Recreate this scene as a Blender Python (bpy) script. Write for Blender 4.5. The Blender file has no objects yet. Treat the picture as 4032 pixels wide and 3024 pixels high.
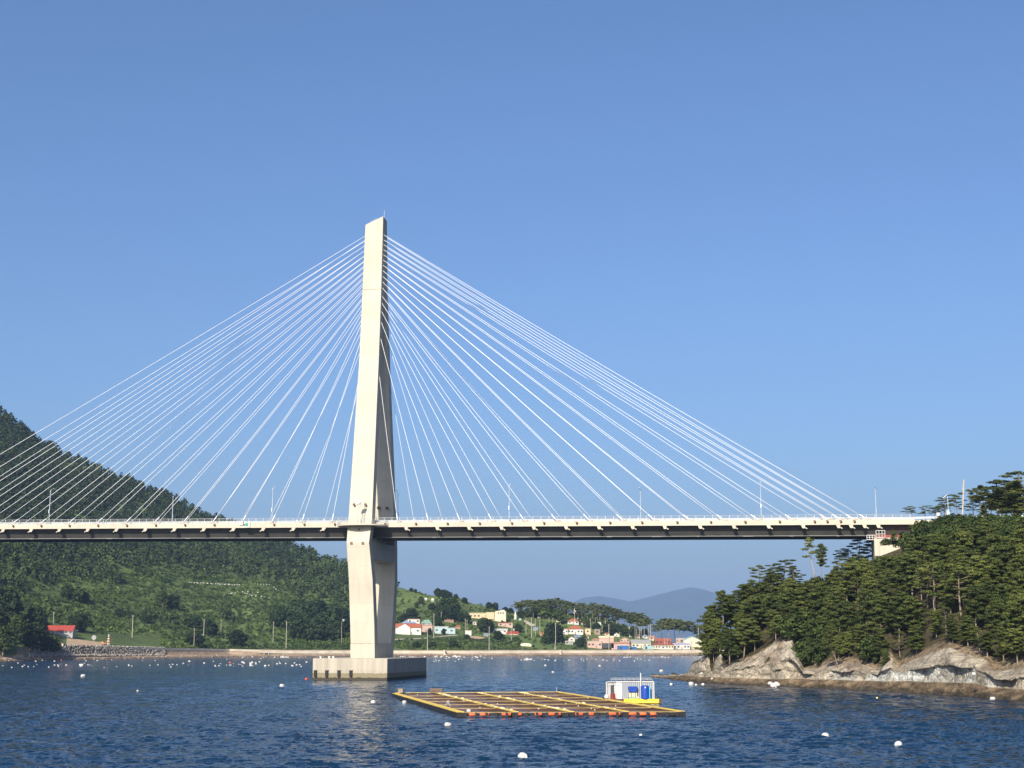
import bpy, math, random
import numpy as np
from mathutils import Vector, noise as mnoise
random.seed(7); rng = np.random.default_rng(7)
R = math.radians
scene = bpy.context.scene
col = scene.collection

# ------------------------------------------------------------------ camera
F, CX, CY = 5824.0, 2016.0, 1512.0          # the photograph's own pixels
T = math.atan(1025/F); CH = 8.5; CT, ST = math.cos(T), math.sin(T)
cd = bpy.data.cameras.new('camera'); cam = bpy.data.objects.new('camera', cd); col.objects.link(cam)
cam.location = (0, 0, CH); cam.rotation_euler = (R(90)+T, 0, 0)
cd.sensor_width = 36; cd.lens = 52; cd.clip_start = 1; cd.clip_end = 40000
scene.camera = cam
# ------------------------------------------------------------------ light
SUN_AZ, SUN_EL = 18.0, 31.0                 # degrees left of straight behind the camera
sx, sy, sz = -math.sin(R(SUN_AZ))*math.cos(R(SUN_EL)), -math.cos(R(SUN_AZ))*math.cos(R(SUN_EL)), math.sin(R(SUN_EL))
w = bpy.data.worlds.new('World'); scene.world = w; w.use_nodes = True
nt = w.node_tree; bg = nt.nodes['Background']
sky = nt.nodes.new('ShaderNodeTexSky'); sky.sky_type = 'NISHITA'; sky.sun_disc = False
sky.sun_elevation = R(SUN_EL); sky.sun_rotation = R(180+SUN_AZ)
sky.air_density = 1.0; sky.dust_density = 3.0; sky.ozone_density = 7.0; sky.altitude = 0
tintn = nt.nodes.new('ShaderNodeMix'); tintn.data_type = 'RGBA'; tintn.blend_type = 'MULTIPLY'; tintn.inputs[0].default_value = 1; tintn.inputs[7].default_value = (.93, .94, .985, 1)
nt.links.new(sky.outputs[0], tintn.inputs[6]); nt.links.new(tintn.outputs[2], bg.inputs[0]); bg.inputs[1].default_value = 0.0895
ld = bpy.data.lights.new('sun', 'SUN'); ld.energy = 4.5; ld.angle = R(0.5); ld.color = (1.0, 0.90, 0.74)
lo = bpy.data.objects.new('sun', ld); col.objects.link(lo)
lo.rotation_euler = Vector((sx, sy, sz)).to_track_quat('Z', 'Y').to_euler(); lo.location = (0, -50, 100)
vs = scene.view_settings
vs.view_transform = 'Standard'; vs.look = 'None'; vs.gamma = 1.0; vs.exposure = 0.8
scene.cycles.volume_bounces = 0; scene.cycles.max_bounces = 6; scene.cycles.transparent_max_bounces = 8

# ------------------------------------------------------------------ survey helpers
def ray(x, y):
    a = (x-CX)/F; b = (CY-y)/F
    return np.array([a, CT-b*ST, ST+b*CT])
def at_y(x, y, Y):
    d = ray(x, y); return np.array([0, 0, CH]) + d*(Y/d[1])
def at_z(x, y, z=0.0):
    d = ray(x, y); return np.array([0, 0, CH]) + d*((z-CH)/d[2])
def proj(X, Y, Z):
    f = Y*CT+(Z-CH)*ST; u = -Y*ST+(Z-CH)*CT
    return CX+F*X/f, CY-F*u/f
def lerp(x, pts, k=1): return np.interp(x, [p[0] for p in pts], [p[k] for p in pts])

TH = R(11.1)
U = np.array([math.cos(TH), -math.sin(TH), 0.0]); V = np.array([math.sin(TH), math.cos(TH), 0.0]); ZZ = np.array([0, 0, 1.0])
CAPL, CAPW = 38.0, 18.7
O = at_z(1524, 2679) + V*CAPL/2 - U*CAPW/2
def bp(x, y, v):
    d = ray(x, y); o = np.array([0, 0, CH])-O
    s = (v-o@V)/(d@V); P = o+s*d
    return P@U, P[2]
def B(u, v, z): return tuple(O*np.array([1, 1, 0])+U*u+V*v+ZZ*z)

# ------------------------------------------------------------------ mesh helpers
origin = {}
class MB:
    def __init__(s): s.v = []; s.f = []
    def add(s, vs_, fs):
        n = len(s.v); s.v += [tuple(p) for p in vs_]; s.f += [tuple(i+n for i in f) for f in fs]; return s
    def hexa(s, p):                                    # 4 bottom + 4 top
        return s.add(p, [(3,2,1,0),(4,5,6,7),(0,1,5,4),(1,2,6,5),(2,3,7,6),(3,0,4,7)])
    def box(s, c, size, rz=0.0):
        x, y, z = [k/2 for k in size]; cz, sn = math.cos(rz), math.sin(rz)
        return s.hexa([(c[0]+a*cz-b*sn, c[1]+a*sn+b*cz, c[2]+q) for q in (-z, z) for a, b in ((-x,-y),(x,-y),(x,y),(-x,y))])
    def bbox(s, u0, u1, v0, v1, z0, z1):               # box in bridge axes
        return s.hexa([B(a, b, q) for q in (z0, z1) for a, b in ((u0,v0),(u1,v0),(u1,v1),(u0,v1))])
    def tube(s, pts, rad, n=6, cap=True):
        pts = [Vector(p) for p in pts]; m = len(pts)
        if not hasattr(rad, '__len__'): rad = [rad]*m
        vs_ = []; fs = []
        for i, p in enumerate(pts):
            d = (pts[min(i+1, m-1)]-pts[max(i-1, 0)]).normalized()
            a = d.cross(Vector((0, 0, 1)) if abs(d.z) < .9 else Vector((1, 0, 0))).normalized(); b = d.cross(a)
            for k in range(n):
                t = 2*math.pi*k/n; vs_.append(p+(a*math.cos(t)+b*math.sin(t))*rad[i])
        for i in range(m-1):
            for k in range(n):
                fs.append((i*n+k, i*n+(k+1)%n, (i+1)*n+(k+1)%n, (i+1)*n+k))
        if cap: fs += [tuple(range(n))[::-1], tuple((m-1)*n+k for k in range(n))]
        return s.add(vs_, fs)
    def ball(s, c, r, seg=10, ring=6, flat=1.0, bump=0.0):
        vs_ = [(c[0], c[1], c[2]+r*flat)]; fs = []
        for i in range(1, ring):
            th = math.pi*i/ring
            for k in range(seg):
                ph = 2*math.pi*k/seg; rr = r*(1+bump*random.uniform(-1, 1))
                vs_.append((c[0]+rr*math.sin(th)*math.cos(ph), c[1]+rr*math.sin(th)*math.sin(ph), c[2]+rr*flat*math.cos(th)))
        vs_.append((c[0], c[1], c[2]-r*flat)); L = len(vs_)-1
        for k in range(seg):
            fs.append((0, 1+k, 1+(k+1) % seg)); b = 1+(ring-2)*seg
            fs.append((L, b+(k+1) % seg, b+k))
        for i in range(ring-2):
            for k in range(seg):
                a = 1+i*seg
                fs.append((a+k, a+seg+k, a+seg+(k+1) % seg, a+(k+1) % seg))
        return s.add(vs_, fs)
    def build(s, name, mat, parent=None, smooth=False, bevel=0.0, at=None):
        o0 = Vector(origin[parent.name]) if parent is not None else Vector(at or (0, 0, 0))
        me = bpy.data.meshes.new(name); me.from_pydata([tuple(Vector(p)-o0) for p in s.v], [], s.f); me.update()
        if smooth:
            for p in me.polygons: p.use_smooth = True
        o = bpy.data.objects.new(name, me); col.objects.link(o); me.materials.append(mat)
        if parent is not None: o.parent = parent; origin[o.name] = tuple(o0)
        else: o.location = o0; origin[o.name] = tuple(o0)
        if bevel:
            m = o.modifiers.new('bevel', 'BEVEL'); m.width = bevel; m.segments = 2; m.limit_method = 'ANGLE'
        return o
def np_mesh(name, verts, quads, mat, tint=None, smooth=False, parent=None):
    me = bpy.data.meshes.new(name); nq = len(quads)
    me.vertices.add(len(verts)); me.vertices.foreach_set('co', np.asarray(verts, np.float32).ravel())
    me.loops.add(nq*4); me.loops.foreach_set('vertex_index', np.asarray(quads, np.int32).ravel())
    me.polygons.add(nq); me.polygons.foreach_set('loop_start', np.arange(0, nq*4, 4, dtype=np.int32))
    me.polygons.foreach_set('loop_total', np.full(nq, 4, np.int32))
    if smooth: me.polygons.foreach_set('use_smooth', np.ones(nq, bool))
    me.update(calc_edges=True)
    if tint is not None:
        tint = np.asarray(tint, np.float32)
        if tint.ndim == 1: tint = np.stack([tint]*3, 1)
        c = np.ones((len(verts), 4), np.float32); c[:, :3] = tint
        at_ = me.attributes.new('tint', 'FLOAT_COLOR', 'POINT'); at_.data.foreach_set('color', c.ravel())
    me.materials.append(mat)
    o = bpy.data.objects.new(name, me); col.objects.link(o)
    if parent is not None: o.parent = parent
    return o
def tag(o, label=None, cat=None, group=None, kind=None):
    if label: o['label'] = label
    if cat: o['category'] = cat
    if group: o['group'] = group
    if kind: o['kind'] = kind
    return o
def empty(name, loc, label=None, cat=None, group=None):
    o = bpy.data.objects.new(name, None); col.objects.link(o); o.location = loc; o.empty_display_size = 1
    origin[o.name] = tuple(loc); return tag(o, label, cat, group)
def copy_tree(o, parent=None):
    c = o.copy(); col.objects.link(c)
    if parent is not None: c.parent = parent
    for ch in list(o.children): copy_tree(ch, c)
    return c

# ------------------------------------------------------------------ materials
def mat(name, rgb, rough=0.7, metal=0.0, var=0.0, scale=1.0, rgb2=None, bump=0.0, bscale=8.0, spec=0.3, island=False, stretch=(1, 1, 1), detail=4):
    m = bpy.data.materials.new(name); m.use_nodes = True; n = m.node_tree; p = n.nodes['Principled BSDF']
    p.inputs['Roughness'].default_value = rough; p.inputs['Metallic'].default_value = metal; p.inputs['Specular IOR Level'].default_value = spec
    p.inputs['Base Color'].default_value = (*rgb, 1)
    if var or rgb2:
        tc = n.nodes.new('ShaderNodeTexCoord'); mp = n.nodes.new('ShaderNodeMapping'); mp.inputs['Scale'].default_value = stretch
        n.links.new(tc.outputs['Object'], mp.inputs[0])
        nz = n.nodes.new('ShaderNodeTexNoise'); nz.inputs['Scale'].default_value = scale; nz.inputs['Detail'].default_value = detail
        n.links.new(mp.outputs[0], nz.inputs['Vector'])
        cr = n.nodes.new('ShaderNodeValToRGB'); cr.color_ramp.elements[0].position = .36; cr.color_ramp.elements[1].position = .64
        c2 = rgb2 or tuple(k*(1-var) for k in rgb)
        cr.color_ramp.elements[0].color = (*c2, 1); cr.color_ramp.elements[1].color = (*rgb, 1)
        n.links.new(nz.outputs[0], cr.inputs[0]); n.links.new(cr.outputs[0], p.inputs['Base Color'])
    if bump:
        tc = n.nodes.new('ShaderNodeTexCoord'); nz = n.nodes.new('ShaderNodeTexNoise'); nz.inputs['Scale'].default_value = bscale; nz.inputs['Detail'].default_value = 6
        n.links.new(tc.outputs['Object'], nz.inputs['Vector'])
        b = n.nodes.new('ShaderNodeBump'); b.inputs['Distance'].default_value = bump
        n.links.new(nz.outputs[0], b.inputs['Height']); n.links.new(b.outputs[0], p.inputs['Normal'])
    return m
def foliage(name, dark, light, hue=None):
    m = bpy.data.materials.new(name); m.use_nodes = True; n = m.node_tree; p = n.nodes['Principled BSDF']
    p.inputs['Roughness'].default_value = .75; p.inputs['Specular IOR Level'].default_value = .15
    at_ = n.nodes.new('ShaderNodeAttribute'); at_.attribute_name = 'tint'
    oi = n.nodes.new('ShaderNodeObjectInfo')
    ad = n.nodes.new('ShaderNodeMath'); ad.operation = 'MULTIPLY_ADD'; ad.inputs[1].default_value = .6; n.links.new(oi.outputs['Random'], ad.inputs[0])
    n.links.new(at_.outputs['Fac'], ad.inputs[2])
    sb = n.nodes.new('ShaderNodeMath'); sb.operation = 'SUBTRACT'; sb.inputs[1].default_value = .30; n.links.new(ad.outputs[0], sb.inputs[0])
    cr = n.nodes.new('ShaderNodeValToRGB'); cr.color_ramp.elements[0].color = (*dark, 1); cr.color_ramp.elements[1].color = (*light, 1)
    if hue:
        e = cr.color_ramp.elements.new(.97); e.color = (*light, 1); cr.color_ramp.elements[2].color = (*hue, 1)
    n.links.new(sb.outputs[0], cr.inputs[0]); n.links.new(cr.outputs[0], p.inputs['Base Color'])
    tr = n.nodes.new('ShaderNodeBsdfTranslucent'); n.links.new(cr.outputs[0], tr.inputs[0])
    mx = n.nodes.new('ShaderNodeMixShader'); mx.inputs[0].default_value = .10
    n.links.new(p.outputs[0], mx.inputs[1]); n.links.new(tr.outputs[0], mx.inputs[2])
    n.links.new(mx.outputs[0], n.nodes['Material Output'].inputs[0])
    return m
def concrete(name, rgb, joints=4.6, stain=0.0):
    m = bpy.data.materials.new(name); m.use_nodes = True; n = m.node_tree; p = n.nodes['Principled BSDF']
    p.inputs['Roughness'].default_value = .85; p.inputs['Specular IOR Level'].default_value = .2
    tc = n.nodes.new('ShaderNodeTexCoord'); sp = n.nodes.new('ShaderNodeSeparateXYZ'); n.links.new(tc.outputs['Object'], sp.inputs[0])
    def math_(op, a, b=None, c=None):
        q = n.nodes.new('ShaderNodeMath'); q.operation = op
        for i, k in enumerate((a, b, c)):
            if k is None: continue
            if isinstance(k, (int, float)): q.inputs[i].default_value = k
            else: n.links.new(k, q.inputs[i])
        return q.outputs[0]
    def noise_(scale, st, det=5):
        mp = n.nodes.new('ShaderNodeMapping'); mp.inputs['Scale'].default_value = st; n.links.new(tc.outputs['Object'], mp.inputs[0])
        q = n.nodes.new('ShaderNodeTexNoise'); q.inputs['Scale'].default_value = scale; q.inputs['Detail'].default_value = det; n.links.new(mp.outputs[0], q.inputs['Vector'])
        return q.outputs[0]
    big = noise_(.12, (1, 1, 1)); streak = noise_(1.0, (1.1, 1.1, .06)); fine = noise_(1.6, (1, 1, 1))
    zz = math_('DIVIDE', sp.outputs[2], joints); fr = math_('FRACT', zz); fl = math_('FLOOR', zz)
    line = math_('LESS_THAN', fr, .05)
    wn = n.nodes.new('ShaderNodeTexWhiteNoise'); wn.noise_dimensions = '1D'; n.links.new(fl, wn.inputs['W'])
    v = math_('MULTIPLY_ADD', wn.outputs[0], .05, .90)
    v = math_('MULTIPLY_ADD', big, .36, math_('SUBTRACT', v, .16))
    v = math_('MULTIPLY_ADD', streak, .26+stain, math_('SUBTRACT', v, .13+stain*.55))
    v = math_('MULTIPLY_ADD', fine, .12, math_('SUBTRACT', v, .06))
    v = math_('SUBTRACT', v, math_('MULTIPLY', line, .045))
    mx = n.nodes.new('ShaderNodeMix'); mx.data_type = 'RGBA'; mx.blend_type = 'MULTIPLY'; mx.inputs[0].default_value = 1
    mx.inputs[6].default_value = (*rgb, 1); n.links.new(v, mx.inputs[7])
    out = mx.outputs[2]
    if stain:                                           # tidal growth at the foot
        z2 = math_('MULTIPLY_ADD', fine, .7, sp.outputs[2])
        for lim, c in ((2.0, (.17, .145, .085)), (.95, (.025, .022, .018))):
            k = math_('LESS_THAN', z2, lim); m2 = n.nodes.new('ShaderNodeMix'); m2.data_type = 'RGBA'
            n.links.new(math_('MULTIPLY', k, .85), m2.inputs[0]); n.links.new(out, m2.inputs[6]); m2.inputs[7].default_value = (*c, 1); out = m2.outputs[2]
    n.links.new(out, p.inputs['Base Color'])
    return m
M = {}
M['concrete'] = concrete('concrete', (.475, .44, .36))
M['cap'] = concrete('cap_concrete', (.37, .335, .275), 50, .5)
M['deck'] = concrete('deck_concrete', (.46, .425, .345), 100, 0)
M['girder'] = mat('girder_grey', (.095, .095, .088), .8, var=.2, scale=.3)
M['cable'] = mat('cable_white', (.66, .68, .71), .4)
M['rail'] = mat('galvanised_rail', (.42, .44, .45), .5, .3)
M['dark'] = mat('mouth_dark', (.04, .04, .045), .6)
M['brown'] = mat('weathered_brown', (.16, .11, .08), .7)
M['rubber'] = mat('black_rubber', (.02, .02, .022), .8)
M['pole'] = mat('pole_concrete', (.42, .38, .32), .85, var=.2, scale=.5)
M['lamp'] = mat('lamp_paint', (.50, .54, .58), .4, .3)
M['white'] = mat('white_paint', (.52, .52, .50), .6, var=.07, scale=.8)
M['foam'] = mat('styrofoam', (.54, .53, .51), .8, var=.12, scale=2)
M['redbuoy'] = mat('orange_red_plastic', (.60, .10, .05), .5)
M['yellowbuoy'] = mat('yellow_plastic', (.75, .55, .12), .5)
M['green'] = mat('sign_green', (.03, .28, .14), .5)
M['asphalt'] = mat('asphalt', (.06, .06, .06), .9)

# ------------------------------------------------------------------ sea
def sea_mat():
    m = bpy.data.materials.new('sea_water'); m.use_nodes = True; n = m.node_tree; p = n.nodes['Principled BSDF']
    p.inputs['Base Color'].default_value = (.003, .019, .047, 1); p.inputs['Roughness'].default_value = .12; p.inputs['IOR'].default_value = 1.33; p.inputs['Specular IOR Level'].default_value = .30
    tc = n.nodes.new('ShaderNodeTexCoord'); ge = n.nodes.new('ShaderNodeNewGeometry'); acc = ge.outputs['Normal']
    for scale, k in ((2.3, 1.5), (.7, .9)):
        q = n.nodes.new('ShaderNodeTexNoise'); q.inputs['Scale'].default_value = scale; q.inputs['Detail'].default_value = 3; n.links.new(tc.outputs['Object'], q.inputs['Vector'])
        sb = n.nodes.new('ShaderNodeVectorMath'); sb.operation = 'SUBTRACT'; sb.inputs[1].default_value = (.5, .5, .5); n.links.new(q.outputs['Color'], sb.inputs[0])
        ml = n.nodes.new('ShaderNodeVectorMath'); ml.operation = 'MULTIPLY'; ml.inputs[1].default_value = (k, k, 0); n.links.new(sb.outputs[0], ml.inputs[0])
        ad = n.nodes.new('ShaderNodeVectorMath'); ad.operation = 'ADD'; n.links.new(acc, ad.inputs[0]); n.links.new(ml.outputs[0], ad.inputs[1]); acc = ad.outputs[0]
    nm = n.nodes.new('ShaderNodeVectorMath'); nm.operation = 'NORMALIZE'; n.links.new(acc, nm.inputs[0]); n.links.new(nm.outputs[0], p.inputs['Normal'])
    return m
SEAM = sea_mat()
wy = [40.0]
while wy[-1] < 1205: wy.append(wy[-1]*(1.0055 if wy[-1] < 92 else 1.0034))
wy = np.array(wy); wa = np.concatenate([np.linspace(-.80, -.425, 110), np.linspace(-.42, .42, 620), np.linspace(.425, .80, 110)]); WYY, WAA = np.meshgrid(wy, wa, indexing='ij'); WXX = WYY*WAA
WZ = np.zeros_like(WXX); wr = np.random.default_rng(3)
big = np.zeros_like(WXX)
for _ in range(14):
    k = 2*math.pi/wr.uniform(35, 170); th = wr.normal(0, .7)+math.pi/2; big += np.sin(k*(WXX*math.cos(th)*.5+WYY*math.sin(th))+wr.uniform(0, 6.3))
amp_ = np.clip(1+.11*big, .5, 1.5)
for _ in range(60):
    lam = .75*math.exp(wr.uniform(0, 1.75)); k = 2*math.pi/lam; th = R(75)+wr.normal(0, .42)
    fade = np.clip((lam/(WYY*.0034)-1.6)/2.0, 0, 1)
    WZ += fade*(.030/k)*np.sin(k*(WXX*math.cos(th)+WYY*math.sin(th))+wr.uniform(0, 6.3))
WZ *= amp_*np.clip((.80-np.abs(WAA))/.05, 0, 1)*np.clip((WYY-40)/8, 0, 1)*np.clip((wy[-1]-WYY)/60, 0, 1)
nr_, nc2 = WXX.shape; i0 = (np.arange(nr_-1)[:, None]*nc2+np.arange(nc2-1)[None, :]).ravel()
tag(np_mesh('sea', np.stack([WXX.ravel(), WYY.ravel(), WZ.ravel()], 1), np.stack([i0, i0+1, i0+nc2+1, i0+nc2], 1), SEAM, None, True), kind='structure')
s_ = MB(); YE = float(wy[-1]); EX = 8900.0
for P_ in ([(-EX, -260), (EX, -260), (EX, 40), (.8*40, 40), (-.8*40, 40), (-EX, 40)], [(-EX, 40), (-.8*40, 40), (-.8*YE, YE), (-EX, YE)], [(.8*40, 40), (EX, 40), (EX, YE), (.8*YE, YE)], [(-EX, YE), (-.8*YE, YE), (.8*YE, YE), (EX, YE), (EX, 18500), (-EX, 18500)]):
    s_.add([(x, y, 0.0) for x, y in P_], [tuple(range(len(P_)))])
tag(s_.build('open_sea', SEAM), kind='structure')

# ------------------------------------------------------------------ bridge
def dz(u): return 38.75-0.0100*u
UL, UR = -175.0, 134.0
bridge = empty('cable_stayed_bridge', B(0, 0, 0), 'pale concrete cable-stayed bridge with one tall tapering pylon and white stay cables', 'bridge')
deck = MB()
sec = [(-8.6, 0), (-8.6, -1.22), (-7.9, -1.30), (-5.4, -3.62), (5.4, -3.62), (7.9, -1.30), (8.6, -1.22), (8.6, 0)]
us = list(np.linspace(UL, UR, 40)); vv = []
for u in us: vv += [B(u, a, dz(u)+b) for a, b in sec]
ff = []
top = [0, 1, 7]                                         # slab edge, kept as the deck; the girder below is its own part
slab_v = []; slab_f = []; S8 = [(-8.6, 0), (-8.6, -1.22), (8.6, -1.22), (8.6, 0)]
for u in us: slab_v += [B(u, a, dz(u)+b) for a, b in S8]
for i in range(len(us)-1):
    for k in range(4): slab_f.append((i*4+k, i*4+(k+1) % 4, (i+1)*4+(k+1) % 4, (i+1)*4+k))
slab_f += [(3, 2, 1, 0), tuple(len(us)*4-4+k for k in range(4))]
deck_o = MB().add(slab_v, slab_f).build('deck', M['deck'], bridge)
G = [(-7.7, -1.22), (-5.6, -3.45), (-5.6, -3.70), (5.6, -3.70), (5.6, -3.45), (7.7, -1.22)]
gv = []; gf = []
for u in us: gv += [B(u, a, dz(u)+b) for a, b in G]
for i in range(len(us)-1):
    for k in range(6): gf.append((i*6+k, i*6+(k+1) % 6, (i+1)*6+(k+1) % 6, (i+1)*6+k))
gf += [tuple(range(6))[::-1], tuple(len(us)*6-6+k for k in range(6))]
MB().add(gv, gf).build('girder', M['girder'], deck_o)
pr = MB()
for v in (-5.9,): pr.tube([B(u, v, dz(u)-3.62) for u in np.linspace(-150, 128, 30)], .10, 6)
for u in np.arange(-148, 126, 11.0): pr.bbox(u, u+random.uniform(.3, 2.8), -6.12, -5.72, dz(u)-3.76, dz(u)-3.62)
pr.build('inspection_rail', M['lamp'] if 0 else mat('dull_rail', (.16, .165, .17), .6), deck_o)
MB().add([B(u, a, dz(u)+.03) for u in (UL, UR) for a in (-6.8, 6.8)], [(0, 2, 3, 1)]).build('road_surface', M['asphalt'], deck_o)
# railings
for v in (-8.35, 8.35):
    rl = MB()
    for u in np.arange(UL, UR, 2.0): rl.bbox(u-.045, u+.045, v-.04, v+.04, dz(u), dz(u)+1.18)
    for h, t in ((1.18, .05), (.86, .03), (.56, .03), (.28, .03)):
        rl.tube([B(u, v, dz(u)+h) for u in np.linspace(UL, UR, 24)], t, 5)
    rl.build('railing', M['rail'], bridge)
for v in (-6.95, 6.95):
    MB().hexa([B(u, a, dz(u)+q) for q in (0, .62) for u, a in ((UL, v-.15), (UR, v-.15), (UR, v+.15), (UL, v+.15))]).build('crash_barrier', M['rail'], bridge)
# pylon
pylon = MB()
LV = [(850, 1439, 1509, 1.85), (1140, 1427, 1501, 3.1), (1400, 1415, 1492, 5.4), (2040, 1372, 1465, 11.5), (2136, 1364, 1453, 13.2), (2282, 1373, 1467, 11.6), (2463, 1378.5, 1474, 9.6), (2535, 1380, 1475, 8.9), (2592, 1380, 1475, 8.5)]
PL = []
for y, a, b, h in LV:
    ua, za = bp(a, y, -h); ub, zb = bp(b, y, -h); PL.append((ua, ub, (za+zb)/2, h))
PL[-1] = (*PL[-1][:2], 5.15, 8.5)
top_z = bp(1509, 850.6, -1.85)[1]; left_z = bp(1439, 885, -1.85)[1]
CH_ = .12
head = MB(); ua, ub, z1, h1 = PL[1]; ta, tb, _, th_ = PL[0]
head.hexa([B(ua, -h1, z1), B(ub, -h1, z1), B(ub, h1, z1), B(ua, h1, z1), B(ta, -th_, left_z), B(tb, -th_, top_z), B(tb, th_, top_z-.3), B(ta, th_, left_z-.3)])
LEGT = 2.75
py_o = head.build('pylon', M['concrete'], bridge, bevel=.12)
for sg, nm in ((-1, 'leg'), (1, 'leg')):
    lg = MB(); vs_ = []; fs = []
    seq = PL[1:8]
    for i, (a, b, z, h) in enumerate(seq):
        o_, i_ = sg*h, sg*(max(h-LEGT, .05))
        lo_, hi_ = min(o_, i_), max(o_, i_)
        zz_ = z - (.02 if i == 0 else 0)
        vs_ += [B(a, lo_, zz_), B(b, lo_, zz_), B(b, hi_, zz_), B(a, hi_, zz_)]
    for i in range(len(seq)-1):
        for k in range(4): fs.append(((i+1)*4+k, (i+1)*4+(k+1) % 4, i*4+(k+1) % 4, i*4+k))
    fs += [(0, 1, 2, 3), tuple(len(seq)*4-4+k for k in (3, 2, 1, 0))]
    lg.add(vs_, fs).build(nm, M['concrete'], py_o, bevel=.12)
a8, b8, z8, h8 = PL[7]; a9, b9, z9, h9 = PL[8]
MB().hexa([B(a9, -h9, z9), B(b9, -h9, z9), B(b9, h9, z9), B(a9, h9, z9), B(a8, -h8, z8-.01), B(b8, -h8, z8-.01), B(b8, h8, z8-.01), B(a8, h8, z8-.01)]).build('pedestal', M['concrete'], py_o)
zc1 = bp(1500, 2140, 0)[1]; zc0 = bp(1500, 2208, 0)[1]
MB().bbox(-2.3, 2.35, -10.6, 10.6, zc0, zc1).build('crossbeam', M['concrete'], py_o, bevel=.1)
bb = MB(); bb.bbox(-1.9, 1.9, -4.6, 4.6, zc1+.003, 38.75-3.7)
bb.build('bearing_block', M['concrete'], py_o)
hn = MB()
for x, y in ((1384, 2138), (1429, 2138)):
    u, z = bp(x, y, -13.1); hn = MB(); hn.bbox(u-.3, u+.3, -13.35, -12.4, z-.3, z+.3); hn.build('drain_outlet', M['brown'], py_o)
for x, y in ((1414, 2084),):
    u, z = bp(x, y, -12.3); hn = MB(); hn.bbox(u-.18, u+.18, -12.75, -12, z-.18, z+.18); hn.build('drain_outlet', M['brown'], py_o)
ar = MB(); ar.tube([B(1.7, -1.2, top_z-.3), B(1.7, -1.2, top_z+1.7)], .06); ar.build('lightning_rod', M['lamp'], py_o); ar = MB()
for k in range(5): ar.tube([B(-2.2+k*.5, -1.2, left_z+k*.22-.2), B(-2.2+k*.5, -1.2, left_z+k*.22+1.0)], .04, 4)
ar.tube([B(-2.2, -1.2, left_z+1.0), B(-.2, -1.2, left_z+1.9)], .04, 4)
ar.build('top_railing', M['lamp'], py_o)
# round maintenance platform round the near leg
ul = (PL[3][0]+PL[3][1])/2
plm = MB(); n_ = 28; c_v = -9.0; pz = bp(1430, 2062, -14)[1]
rim = [(ul+6.4*math.cos(k), c_v+6.0*math.sin(k)) for k in np.linspace(math.pi, 2*math.pi, n_)]
vs_ = [B(a, b, pz-.35) for a, b in rim]+[B(a, b, pz) for a, b in rim]
fs = [(k, k+1, n_+k+1, n_+k) for k in range(n_-1)]+[tuple(range(n_))[::-1], tuple(range(n_, 2*n_)), (n_-1, 0, n_, 2*n_-1)]
plat = plm.add(vs_, fs).build('platform', M['deck'], py_o)
rl = MB()
for a, b in rim: rl.tube([B(a, b, pz), B(a, b, pz+1.2)], .04, 4)
for h in (.4, .8, 1.2): rl.tube([B(a, b, pz+h) for a, b in rim], .035, 4)
rl.build('platform_railing', M['rail'], py_o)
# floodlights on the pylon, far leg knobs
def ball_light(u, v, z, r, par): 
    q = MB(); q.ball(B(u, v, z), r, 8, 6); q.bbox(u-.1, u+.1, v, v+.9, z-.08, z+.08); return q.build('floodlight', M['brown'], par)
for x, y in ((1394, 1986), (1439, 1986)):
    u, z = bp(x, y, -11.6); ball_light(u, -11.7, z, .33, py_o)
for x, y in ((1492, 2000), (1525, 2001)):
    u, z = bp(x, y, 8.0); ball_light(u, 7.6, z, .42, py_o)
# pier cap
cap = MB().bbox(-CAPW/2, CAPW/2, -CAPL/2, CAPL/2, -4, 5.15).build('pier_cap', M['cap'], bridge, bevel=.1)
for x in (1241, 1286, 1334, 1381):
    u, z = bp(x, 2655, -CAPL/2-.3)
    fd = MB(); v0 = -CAPL/2
    fd.bbox(u-.34, u+.34, v0-.5, v0-.02, .95, 2.2); fd.bbox(u-.46, u+.46, v0-.2, v0-.01, 2.2, 2.34); fd.bbox(u-.26, u+.26, v0-.42, v0-.02, .75, .95)
    fd.build('fender', M['rubber'], cap)
fd = MB(); fd.bbox(-CAPW/2-.4, -CAPW/2-.02, -18.4, -17.8, .9, 2.2); fd.build('fender', M['rubber'], cap)
for x in (1263, 1297, 1313):
    u, z = bp(x, 2588, -14); ct = MB(); ct.bbox(u-.2, u+.2, -14.2, -13.8, 5.15, 5.5); ct.bbox(u-.3, u+.3, -14.3, -13.7, 5.5, 5.62); ct.build('bollard', M['white'], cap)
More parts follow.
